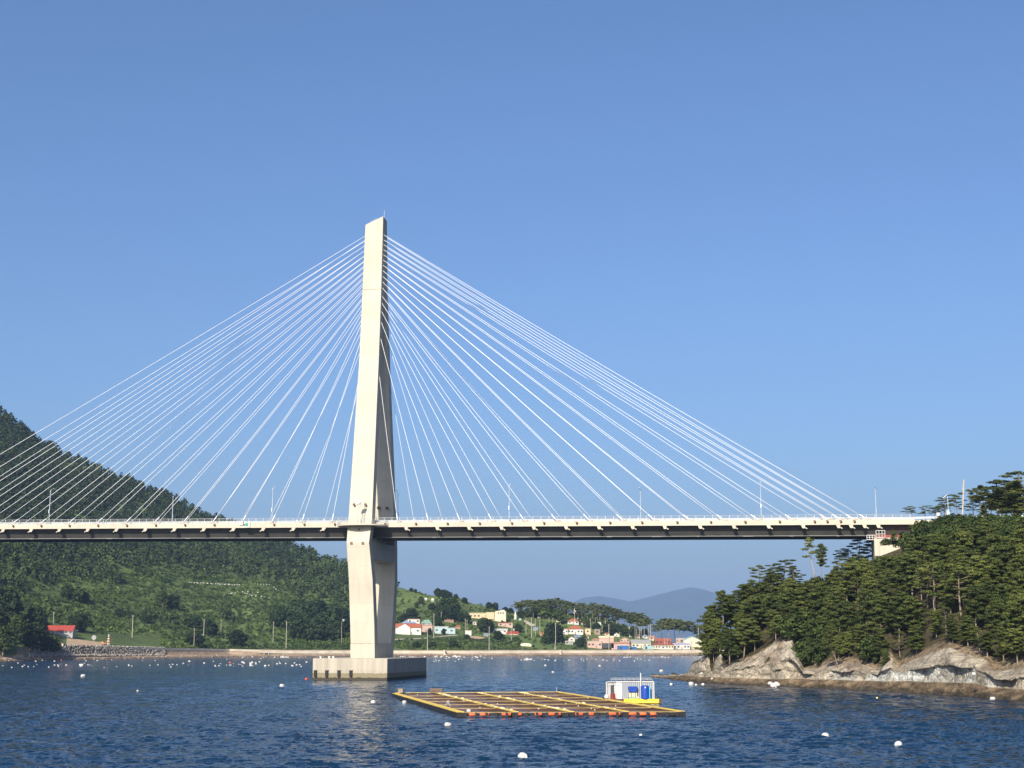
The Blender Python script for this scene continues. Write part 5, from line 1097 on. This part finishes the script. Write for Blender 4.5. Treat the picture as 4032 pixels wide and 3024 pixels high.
itree(3300, 2505, 2622, 'lean0', 'leaning pine with a long bare pale trunk above the white cliff', Yd=10, rot=.3, tilt=-12)
itree(3490, 2560, 2640, 'dense3', 'bushy pine behind the rock spur at the middle of the cliff', Yd=13)
for x, yt, k, lab, wd in ((3592, 1992, 'open1', 'first small dark pine behind the road barrier, beyond the deck end', 1.1), (3645, 1990, 'open2', 'second small dark pine behind the road barrier', 1.0), (3682, 1994, 'open3', 'third small dark pine behind the road barrier', .9), (3706, 1984, 'open0', 'small pine left of the solar sign pole', 1.0), (3722, 1950, 'open1', 'pine right behind the solar sign pole', .9), (3768, 1946, 'open2', 'flat-layered pine between the solar sign pole and the concrete pole', .8), (3835, 1962, 'open3', 'brownish pine right of the concrete pole', .9), (3862, 1912, 'umb0', 'slanting pine on the ridge left of the tallest one', .7), (3930, 1886, 'open0', 'tall spreading pine on the right ridge', 1.0), (3985, 1894, 'tall1', 'dense tall pine on the right ridge near the picture edge', 1.0), (4034, 1850, 'open2', 'tallest pine cut by the right edge of the picture', .9), (3960, 1950, 'dense2', 'low thick pine under the tall ridge pines at the right', 1.1), (4010, 1960, 'dense0', 'thick pine at the right edge below the tallest one', 1.1), (3890, 1975, 'open1', 'low layered pine on the right ridge', 1.1), (3950, 1925, 'tall2', 'thick pine directly right of the tall spreading one', .8), (4005, 1905, 'dense3', 'full pine between the dense tall one and the picture edge', .75), (3905, 1940, 'tall0', 'dark pine left of the tall spreading one', .7), (3875, 1990, 'dense1', 'small bushy pine at the foot of the slanting ridge pine', .8)):
    itree(x, yt, 2040, k, lab, v=14 if x < 3850 else 11, wide=wd*(1.55 if x > 3700 else 1.8))
for x, yt, yb, dd in ((3560, 2062, 2120, 6), (3600, 2052, 2110, 6), (3640, 2032, 2080, 5)):
    itree(x, yt, yb, 'bush2', 'bush climbing the abutment where the deck meets the hill', v=-12.5, wide=1.3)
# roadside things on top
a = (3792-CX)/(F*CT); Y = bridge_Y(a, 8.5); p = at_y(3790, 2032, Y); q = MB(); q.tube([p, at_y(3795, 1889, Y)], [.2, .14], 8); q.tube([at_y(3794, 1893, Y), at_y(3800, 1893, Y)], .07, 5)
q.tube([at_y(3793, 1905, Y), at_y(3787, 1918, Y), at_y(3791, 1932, Y)], .05, 5)
tag(q.build('utility_pole', M['pole'], at=tuple(p)), 'thick concrete pole standing on the wooded hilltop at the right', 'utility pole')
Y = bridge_Y(a, -8.2); k = Y/F; p = at_y(3735, 2032, Y); r = empty('solar_sign_pole', tuple(p), 'thin pole with a tilted solar panel and white box at the roadside', 'sign pole')
q = MB(); q.tube([p, p+np.array([0, 0, 78*k])], .07, 6); q.build('pole', M['lamp'], r)
q = MB(); c_ = p+np.array([-10*k, 0, 77*k]); q.hexa([tuple(c_+np.array(w_)*k) for w_ in ((-9, -3, -7), (7, -3, 5), (7, 3, 5), (-9, 3, -7), (-9, -3, -4), (7, -3, 8), (7, 3, 8), (-9, 3, -4))]); q.build('solar_panel', M['white'], r)
for x0, x1, yt, lab in ((3727, 3737, 2011, 'tall white cabinet at the foot of the solar sign pole'), (3687, 3699, 2019, 'small white cabinet on the road verge left of the solar sign pole')):
    p0 = at_y(x0, 2032, Y); p1 = at_y(x1, yt, Y); q = MB(); q.hexa([(a_, b_, c_) for c_ in (p0[2], p1[2]) for a_, b_ in ((p0[0], Y-.3), (p1[0], Y-.3), (p1[0], Y+.3), (p0[0], Y+.3))]); tag(q.build('cabinet', M['white'], at=tuple(p0), bevel=.03), lab, 'cabinet')

# ------------------------------------------------------------------ fish farm raft
RZ = .58
c00, c10, c11, c01 = [at_z(x, y, RZ) for x, y in ((1813, 2804), (2682, 2801), (2207, 2726), (1556, 2730))]
def RQ(s, t, z=0.0): p = c00*(1-s)*(1-t)+c10*s*(1-t)+c11*s*t+c01*(1-s)*t; return np.array([p[0], p[1], RZ+z])
raft = empty('fish_farm_raft', tuple(RQ(0, 0, -RZ)), 'large fish farm raft with yellow walkways, brown beams and orange floats along its near edge', 'raft')
M['yellow'] = mat('faded_yellow_plank', (.72, .52, .09), .7, var=.25, scale=1.2, rgb2=(.52, .37, .10)); M['wood'] = mat('brown_timber', (.12, .08, .05), .8, var=.4, scale=.9)
M['palewood'] = mat('pale_timber', (.36, .27, .12), .8, var=.35, scale=1.0); M['orange'] = mat('orange_float', (.66, .13, .045), .5, var=.35, scale=1.4); M['blackp'] = mat('black_float', (.018, .017, .018), .6)
M['rusty'] = mat('rust_red_timber', (.16, .055, .035), .8, var=.4, scale=.7)
def beam(s0, t0, s1, t1, w_, z0, z1, nm, m, parent=raft, n=1):
    q = MB(); A_ = RQ(s0, t0); B_ = RQ(s1, t1); dr = (B_-A_)/np.linalg.norm(B_-A_); sd = np.array([-dr[1], dr[0], 0])*w_/2
    for i in range(n):
        o_ = sd*2*(i+.5-n/2)/n if n > 1 else 0*sd; ws = sd/n*.86 if n > 1 else sd
        q.hexa([tuple(P+np.array([0, 0, zz_])) for zz_ in (z0, z1) for P in (A_+o_-ws, A_+o_+ws, B_+o_+ws, B_+o_-ws)][0:4]+[tuple(P+np.array([0, 0, z1])) for P in (A_+o_-ws, A_+o_+ws, B_+o_+ws, B_+o_-ws)])
    return q.build(nm, m, parent)
for i in range(5): beam(i/4, .002, i/4, .998, 1.05 if i in (0, 4) else .75, -.02, .05, 'walkway', M['yellow'], n=3)
beam(.0, .997, 1, .997, .5, .055, .12, 'walkway', M['yellow'], n=1)
for i in range(5): beam(i/4, -.003, i/4, 1.003, 1.0, -.62, -.05, 'float_row', M['blackp'])
nb = 18
for k in range(nb+1):
    t = k/nb
    beam(.004, t, .996, t, .16, -.09, -.02 if k % 3 else .0, 'cross_beam', M[['palewood', 'wood', 'rusty'][k % 3]])
    if k < nb and k % 2: beam(.004, t+.5/nb, .996, t+.5/nb, .12, -.3, -.24, 'cross_beam', M['rusty'])
beam(0, .0035, 1, .0035, .5, -.45, -.2, 'edge_beam', M['blackp'])
for x0, x1 in ((610, 670), (685, 750), (835, 900), (945, 975), (1065, 1115), (1145, 1205), (1215, 1245), (1345, 1400), (1425, 1475), (1565, 1630), (1635, 1660), (1705, 1775), (1795, 1855), (1868, 1925)):
    s0, s1 = [(1500+x*.5651-1813)/869 for x in (x0, x1)]; A_ = RQ(s0, -.004, -.26); B_ = RQ(s1, -.004, -.26)
    q = MB(); q.tube([A_, A_*.96+B_*.04, A_*.04+B_*.96, B_], [.14, .2, .2, .14], 10); q.build('orange_float', M['orange'], raft, smooth=True)
for k in range(22):
    s = (k+.5)/22; A_ = RQ(s, -.006, -.3); q = MB(); q.box(A_, (.28, .4, .5)); q.build('tyre_fender', M['blackp'], raft)
for i in range(1, 4):
    q = MB()
    for k in range(26):
        p = RQ(i/4+random.uniform(-.012, .012), random.uniform(.02, .98), .08); q.ball(p, random.uniform(.10, .24), 6, 4, .5, .3)
    tag(q.build('rope_coils', mat('coiled_rope', (.66, .60, .42), .9), raft), kind='stuff')
q = MB()
for _ in range(20):
    p = RQ(random.random(), random.randint(0, nb)/nb, .02); q.box(p, (.1, .1, .16))
tag(q.build('mooring_knots', mat('white_knots', (.6, .58, .5), .8), raft), kind='stuff')
for x, y, s, lab in ((1577, 2722, (.9, .9, .8), 'small grey box on the far left corner of the raft'), (1716, 2717, (2.0, .8, .8), 'wire cage on the far edge of the raft')):
    p = at_z(x, 2728, RZ+.12); q = MB()
    if s[0] < 1.5: q.box((p[0], p[1], p[2]+.32), (.75, .6, .62)); q.box((p[0], p[1], p[2]+.66), (.8, .65, .06))
    else:
        for dx in np.linspace(-.95, .95, 8): q.box((p[0]+dx, p[1], p[2]+.35), (.05, .05, .7))
        for zz_ in (.05, .35, .7): q.box((p[0], p[1], p[2]+zz_), (2.0, .06, .05))
        q.box((p[0], p[1]+.5, p[2]+.35), (1.9, .04, .6))
    tag(q.build('wire_cage' if s[0] > 1.5 else 'storage_box', M['brown'] if s[0] > 1.5 else WM['brown'], at=tuple(p)), lab, 'cage' if s[0] > 1.5 else 'box')
p = at_z(1845, 2801, RZ+.06); q = MB(); q.box((p[0], p[1], p[2]+.1), (.42, .5, .22)); q.box((p[0], p[1], p[2]+.22), (.46, .54, .05)); tag(q.build('foam_box', M['white'], at=tuple(p)), 'white foam box lying on the near left corner of the raft', 'box')
p = at_z(1762, 2785, .1); r = MB(); q = MB(); q.tube([(p[0]-.5, p[1], .1), (p[0]+.2, p[1]+.6, 1.0)], .05, 5); q.tube([(p[0]+.45, p[1], .2), (p[0]-.1, p[1]+.6, 1.0)], .05, 5); q.build('mooring_bracket', M['rail'], raft)
p = at_z(2192, 2726, RZ); q = MB(); q.tube([p, at_y(2192, 2705, p[1])], .04, 5); q.build('marker_stick', M['rail'], raft)

# ------------------------------------------------------------------ work barge with the shed
Yb = at_z(2500, 2771)[1]; kb = Yb/F
def BG(x, y): p = at_y(x, y, Yb); return p[0], p[2]
xl, _ = BG(2378, 2760); xr, _ = BG(2607, 2760); zt = BG(2500, 2753)[1]
barge = empty('work_barge', ((xl+xr)/2, Yb, 0), 'floating work barge with a yellow front pontoon moored behind the raft', 'barge')
q = MB(); q.hexa([(a, b, c) for c in (-.3, zt) for a, b in ((xl, Yb+.35), (xr, Yb+.35), (xr, Yb+5.5), (xl, Yb+5.5))]); q.build('hull', mat('hull_brown', (.12, .07, .05), .8, var=.3, scale=1), barge)
xy0 = BG(2457, 2760)[0]; xy1 = BG(2595, 2760)[0]; M['yel'] = mat('bright_yellow', (.86, .62, .03), .5)
q = MB(); q.hexa([(a, b, c) for c in (.08, zt+.03) for a, b in ((xy0, Yb-.05), (xy1, Yb-.05), (xy1, Yb+.34), (xy0, Yb+.34))]); yp = q.build('yellow_pontoon', M['yel'], barge, bevel=.04)
q = MB()
for x0, x1 in ((2479, 2491), (2495.5, 2514), (2518, 2532), (2536.5, 2554), (2558.5, 2571), (2576, 2594)): q.hexa([(a, b, c) for c in (.22, .34) for a, b in ((BG(x0, 0)[0], 0), (BG(x1, 0)[0], 0), (BG(x1, 0)[0], 0), (BG(x0, 0)[0], 0))] if 0 else [(a, b, c) for c in (.22, .34) for a, b in ((xy0+(x0-2457)*kb, Yb-.06), (xy0+(x1-2457)*kb, Yb-.06), (xy0+(x1-2457)*kb, Yb-.02), (xy0+(x0-2457)*kb, Yb-.02))])
tag(q.build('pontoon_slots', WM['brown'], yp), kind='stuff')
# shed: a thing standing on the barge
def X_(x): return BG(x, 2720)[0]
ztop = BG(2500, 2685)[1]; shed = empty('corrugated_shed', (X_(2490), Yb+1.2, zt), 'white corrugated shed with a wire roof frame standing on the yellow barge', 'shed')
M['corr'] = mat('corrugated_white', (.42, .45, .48), .5, .2, var=.15, scale=1.0)
nn = M['corr'].node_tree; wv = nn.nodes.new('ShaderNodeTexWave'); wv.inputs['Scale'].default_value = 1.1; wv.inputs['Distortion'].default_value = .4; tcn = nn.nodes.new('ShaderNodeTexCoord'); nn.links.new(tcn.outputs['Object'], wv.inputs[0])
rmp = nn.nodes.new('ShaderNodeValToRGB'); rmp.color_ramp.elements[0].color = (.24, .26, .29, 1); rmp.color_ramp.elements[1].color = (.50, .53, .56, 1); nn.links.new(wv.outputs['Color'], rmp.inputs[0]); nn.links.new(rmp.outputs[0], nn.nodes['Principled BSDF'].inputs['Base Color'])  # darker stripes painted in for the shade of the grooves
q = MB(); x0, x1 = X_(2431), X_(2577); y0 = Yb+1.0; y1 = Yb+4.6; n = 48; vs_ = []; 
for i in range(n*2+1):
    x = x0+(x1-x0)*i/(2*n); dy = -.05 if i % 2 else .03; vs_ += [(x, y0+dy, zt), (x, y0+dy, ztop)]
q.add(vs_, [(2*i, 2*i+2, 2*i+3, 2*i+1) for i in range(2*n)])
q.hexa([(a, b, c) for c in (zt, ztop-.03) for a, b in ((x0+.01, y0+.06), (x1, y0+.06), (x1, y1), (x0+.01, y1))])
q.build('wall', M['corr'], shed)
q = MB(); q.hexa([(a, b, c) for c in (zt, ztop-.1) for a, b in ((X_(2392), y0+1.1), (x0, y0+1.1), (x0, y1), (X_(2392), y1))]); q.build('side_room', mat('shed_grey', (.42, .43, .44), .6, .1, var=.3, scale=1.5), shed)
q = MB(); 
for xx in (x0, x1): q.box((xx, y0-.02, (zt+ztop)/2), (.12, .16, ztop-zt+.05))
q.box(((x0+x1)/2, y0-.02, ztop), (x1-x0, .18, .12)); q.box((X_(2392), y0+.9, (zt+ztop)/2), (.12, .12, ztop-zt)); q.box(((X_(2392)+x0)/2, y0+.9, ztop-.02), (x0-X_(2392), .12, .08)); q.build('frame', M['white'], shed)
q = MB(); q.hexa([(a, b, c) for c in (zt+.02, ztop-.12) for a, b in ((X_(2433), y0-.12), (X_(2451), y0-.12), (X_(2451), y0-.06), (X_(2433), y0-.06))]); dr_ = q.build('door', WM['blue'] if 0 else M['white'], shed)
q = MB(); q.box((X_(2439), y0-.13, zt+(ztop-zt)*.78), (.22, .03, .2)); q.build('door_window', WM['grey'], dr_)
q = MB(); q.box((X_(2415), y0+1.07, zt+1.0), (.5, .04, 1.9)); q.build('doorway_shade', WM['dark'], shed)  # dark plate stands for the unlit interior behind the doorway
q = MB(); ya, yb_ = y0+.1, y1; z1_ = ztop+.5; xa, xb = X_(2412), X_(2574)
for i in range(10):
    x = xa+(xb-xa)*i/9; q.tube([(x, ya, ztop+.02), (x-.1, (ya+yb_)/2, z1_)], .03, 4); q.tube([(x-.1, (ya+yb_)/2, z1_), (x, yb_, ztop+.3)], .03, 4)
for yy, zz_ in ((ya, ztop+.05), ((ya+yb_)/2, z1_), (yb_, ztop+.32), (ya+.9, ztop+.28)): q.tube([(xa, yy, zz_), (xb, yy, zz_)], .03, 4)
q.build('roof_frame', M['rail'], shed)
q = MB()
for i in range(16): q.ball((random.uniform(x0+.3, x1-.5), y0+random.uniform(.2, .5), ztop+.06), random.uniform(.12, .22), 6, 4, .7, .2)
tag(q.build('net_bundle', mat('dark_net', (.07, .03, .03), .9), shed), kind='stuff')
q = MB(); xm = X_(2525); q.tube([(xm, y0-.35, zt), (xm, y0-.35, BG(2525, 2650)[1])], .09, 8); tag(q.build('white_mast', M['white'], at=(xm, y0-.35, zt)), 'white mast standing in front of the shed on the barge', 'mast')
xt = X_(2540); tank = empty('water_tank', (xt, Yb+.55, zt), 'tall blue plastic water tank on the barge deck', 'tank'); r_t = .60; zt0, zt1 = BG(0, 2745)[1], BG(0, 2699)[1]
M['tank'] = mat('blue_plastic', (.015, .06, .34), .45, var=.2, scale=1.5)
q = MB(); q.tube([(xt, Yb+.3, zt+.02), (xt, Yb+.3, zt+.1), (xt, Yb+.3, zt1-.12), (xt, Yb+.3, zt1)], [r_t*.96, r_t, r_t, r_t*.7], 18); q.build('body', M['tank'], tank, smooth=False)
q = MB(); q.box((xt, Yb+.3-r_t-.01, zt1-.28), (.2, .05, .2)); q.build('label_plate', M['white'], tank)
q = MB(); q.box((xt+r_t+.06, Yb+.15, (zt+zt1)/2), (.16, .3, zt1-zt-.2)); q.build('strip', mat('light_blue', (.05, .33, .72), .5), tank)
xb_ = X_(2493); r = empty('crate_rack', (xb_, Yb+.5, zt), 'low rack of white and green fish crates under the blue bin', 'rack')
za, zb_ = BG(0, 2745)[1], BG(0, 2726)[1]
q = MB(); q.box((xb_, Yb+.6, (zt+zb_)/2+.1), (1.2, .6, (zb_-zt)*.62)); q.build('crate', WM['palecream'], r)
q = MB(); q.box((xb_, Yb+.6, zt+.15), (1.3, .65, .28)); q.build('crate', WM['green'], r)
q = MB()
for dx in (-.28, .32): q.box((xb_+dx, Yb+.26, (zt+zb_)/2+.12), (.14, .05, (zb_-zt)*.6))
q.build('strap', WM['brown'], r)
q = MB(); q.hexa([(xb_-.58, Yb+.28, zb_+.02), (xb_+.58, Yb+.28, zb_+.02), (xb_+.58, Yb+.95, zb_+.02), (xb_-.58, Yb+.95, zb_+.02), (xb_-.66, Yb+.22, BG(0, 2703)[1]), (xb_+.66, Yb+.22, BG(0, 2703)[1]), (xb_+.66, Yb+1.0, BG(0, 2703)[1]), (xb_-.66, Yb+1.0, BG(0, 2703)[1])])
tag(q.build('blue_bin', M['tank'], at=(xb_, Yb+.6, zb_), bevel=.04), 'blue plastic bin on top of the crate rack', 'bin')
xd = X_(2414); q = MB(); q.tube([(xd, Yb+.7, zt), (xd, Yb+.7, zt+.25), (xd, Yb+.7, zt+.27), (xd, Yb+.7, zt+.76)], [.36, .36, .38, .36], 14); tag(q.build('red_drum', mat('red_drum_paint', (.26, .035, .025), .6, var=.4, scale=2), at=(xd, Yb+.7, zt)), 'dark red drum at the left side of the shed', 'drum')
xd = X_(2389); q = MB(); q.ball((xd, Yb+.7, zt+.33), .36, 12, 8, .95, .06); tag(q.build('white_sack', M['foam'], at=(xd, Yb+.7, zt)), 'lumpy white sack at the left end of the barge', 'sack')
xd = X_(2513); q = MB(); q.ball((xd, Yb+.12, zt+.2), .22, 10, 6, .75); tag(q.build('small_float', WM['palecream'], at=(xd, Yb+.1, zt)), 'small cream float on the deck in front of the crate rack', 'float')

# ------------------------------------------------------------------ buoys
def buoy_mesh(r, m, flat=.85, bump=.08):
    q = MB(); q.ball((0, 0, r*.45), r, 10, 7, flat, bump); q.tube([(-r*.75, 0, r*.45), (r*.75, 0, r*.5)], [r*.85, r*.8], 9); o = q.build('buoy', m, smooth=False); return o
def buoy(x, y, r, label, m='foam', group='white floats on the water', sx_=1.0, proto_=None):
    p = at_z(x, y)
    o = proto_.copy() if proto_ is not None else buoy_mesh(r, M[m])
    if proto_ is not None: col.objects.link(o)
    o.location = (p[0], p[1], 0); o.rotation_euler = (0, 0, random.uniform(0, 6)); o.scale = (sx_, 1, 1)
    return tag(o, label, 'buoy', group)
for x, y, r, lab, m, s in ((1763, 2860, .31, 'white float on the open water below the near left corner of the raft', 'foam', 1.1), (2058, 2988, .36, 'nearest and largest white float at the bottom of the picture', 'foam', 1), (2523, 2898, .16, 'small white float below the middle right of the raft', 'foam', 1), (3250, 2905, .35, 'white float left of the pair in the lower right water', 'foam', 1.1), (3538, 2938, .32, 'white float right of the pair in the lower right water', 'foam', 1),
    (1470, 2768, .30, 'white float in the bright reflection left of the raft', 'foam', 1.2), (1592, 2768, .28, 'white float beside the left edge of the raft', 'foam', 1), (1110, 2704, .42, 'white float on open water left of the pier cap', 'foam', 1.1), (1207, 2676, .34, 'orange red buoy just left of the pier cap', 'redbuoy', 1.1), (326, 2665, .50, 'white float alone on the water in the far left', 'foam', 1.1), (542, 2722, .20, 'small white float between the left edge and the pier cap', 'foam', 1),
    (2147, 2622, .4, 'white float beyond the raft, above its centre', 'foam', 1), (2177, 2649, .36, 'white float with a stick nearest the far edge of the raft', 'foam', 1), (2361, 2624, .42, 'white float left of the barge mast, near the far shore', 'foam', 1), (2604, 2645, .52, 'bright white float between the barge and the headland tip', 'foam', 1.1),
    (2643, 2697, .30, 'leftmost white float at the foot of the headland rock', 'foam', 1), (2722, 2697, .50, 'big white float washed against the headland tip', 'foam', 1), (2740, 2699, .26, 'small white float right of the big one at the headland tip', 'foam', 1), (2768, 2698, .32, 'fourth white float along the headland waterline', 'foam', 1), (3908, 2755, .34, 'white float at the rocks near the right edge', 'foam', 1.1), (3453, 2750, .16, 'little yellow buoy in the dark water off the headland', 'yellowbuoy', 1),
    (320, 2621, .55, 'bright elongated white float among the far left float lines', 'foam', 1.7), (905, 2611, .45, 'orange tinted float in the far float lines left of the pylon', 'redbuoy', 1.2), (242, 2600, .35, 'reddish float close to the left beach', 'redbuoy', 1.2), (2045, 2592, .4, 'reddish float by the seawall right of the pylon', 'redbuoy', 1)):
    buoy(x, y, r, lab, m, 'floats with a place of their own', s)
for x, y, z, r, lab in ((2762, 2654, 1.9, .26, 'white float stranded on the ledge under the split rock'), (2803, 2674, 1.1, .22, 'white float lodged in a crevice of the ledge'), (3834, 2657, 3.6, .3, 'white float stuck high on the rocks at the right')):
    a = (x-CX)/(F*CT); p = at_y(x, y, iY(a)+3.2); o = buoy_mesh(r, M['foam']); o.location = tuple(p); tag(o, lab, 'buoy')
fp = None
def far_buoys(n, x0, x1, ys, lab, grp, rr=(.26, .48)):
    global fp
    for _ in range(n):
        x = random.uniform(x0, x1); y = random.choice(ys)+random.gauss(0, 2.6); r = random.uniform(*rr)
        if fp is None: o = buoy(x, y, .4, lab, 'foam', grp); fp = o
        else: o = buoy(x, y, .4, lab, 'foam', grp, 1.0, fp); 
        o.scale = (r/.4*random.uniform(1, 1.6), r/.4, r/.4)
far_buoys(56, -20, 1010, [2615, 2619, 2622, 2625], 'small white float in the float lines left of the pylon', 'floats off the left shore', (.12, .30))
far_buoys(12, 20, 1000, [2600, 2603], 'white float close under the beach left of the pylon', 'floats near the left beach', (.2, .4))
far_buoys(22, 950, 1215, [2608, 2614, 2622, 2612], 'white float between the culvert and the pier cap', 'floats just left of the pier')
far_buoys(10, 950, 1210, [2588], 'white float against the beach by the culvert', 'floats at the culvert beach')
far_buoys(70, 1700, 2620, [2589, 2593, 2597, 2600, 2603], 'small white float in the float lines before the village', 'floats off the village', (.16, .36))
far_buoys(14, 2450, 2760, [2587, 2590], 'white float off the seawall near the headland', 'floats by the headland channel', (.2, .4))
far_buoys(38, 1572, 1905, [2586], 'white float in the tight row at the beach right of the pylon', 'floats lined up at the beach right of the pylon', (.35, .6))
# bundle of floats moored by the rocks
p = at_z(3053, 2708); r = empty('float_bundle', (p[0], p[1], 0), 'big lumpy white bundle of foam floats moored at the headland rocks', 'float bundle')
for i in range(13):
    q = MB(); q.ball((p[0]+random.uniform(-1.15, 1.15), p[1]+random.uniform(-.5, .6), .3+random.uniform(0, .55)*(1 if i > 4 else .4)), random.uniform(.38, .58), 9, 6, .75, .12); q.build('float', M['foam'], r)
# skiffs near the beach
def skiff(x, y, L_, label):
    p = at_z(x, y); r = empty('skiff', (p[0], p[1], 0), label, 'boat', 'small white boats by the beach'); hv = []; st = [(-.5, .55), (-.3, .8), (0, 1), (.3, .85), (.45, .45), (.52, .05)]
    for t, w_ in st: hv += [(p[0]+t*L_, p[1]-w_*.75, .62+.15*abs(t)), (p[0]+t*L_, p[1]-w_*.45, -.12), (p[0]+t*L_, p[1]+w_*.45, -.12), (p[0]+t*L_, p[1]+w_*.75, .62+.15*abs(t))]
    q = MB(); fs = []
    for i in range(len(st)-1):
        for k in range(3): fs.append((i*4+k+1, i*4+k, (i+1)*4+k, (i+1)*4+k+1))
    fs += [(0, 1, 2, 3), tuple(len(st)*4-4+k for k in (3, 2, 1, 0))]; q.add(hv, fs); q.build('hull', M['white'], r)
    q = MB(); q.box((p[0], p[1], .45), (L_*.75, 1.0, .06)); q.build('deck', WM['grey'], r); q = MB(); q.box((p[0]-L_*.2, p[1], .8), (L_*.2, .7, .6)); q.build('console', M['white'], r)
skiff(561, 2577, 4.0, 'small white boat pulled up below the stone bank'); skiff(920, 2577, 4.4, 'white boat on the beach left of the culvert'); skiff(1120, 2589, 5.5, 'low white boat at the waterline between culvert and pier cap')
skiff(1798, 2586, 6.0, 'white boat among the row of floats right of the pylon'); skiff(2080, 2598, 4.2, 'low white boat in the float lines off the seawall')

# ------------------------------------------------------------------ haze
hz = MB(); hz.hexa([(a, b, c) for c in (-4.0, 760.0) for a, b in ((-8950, -270), (8950, -270), (8950, 18550), (-8950, 18550))])
hm = bpy.data.materials.new('haze_air'); hm.use_nodes = True; n = hm.node_tree; n.nodes.remove(n.nodes['Principled BSDF'])
pv = n.nodes.new('ShaderNodeVolumePrincipled'); pv.inputs['Color'].default_value = (.42, .62, 1.0, 1); pv.inputs['Density'].default_value = 5.2e-5; pv.inputs['Anisotropy'].default_value = 0.0
n.links.new(pv.outputs[0], n.nodes['Material Output'].inputs['Volume'])
tag(hz.build('haze', hm), kind='stuff')
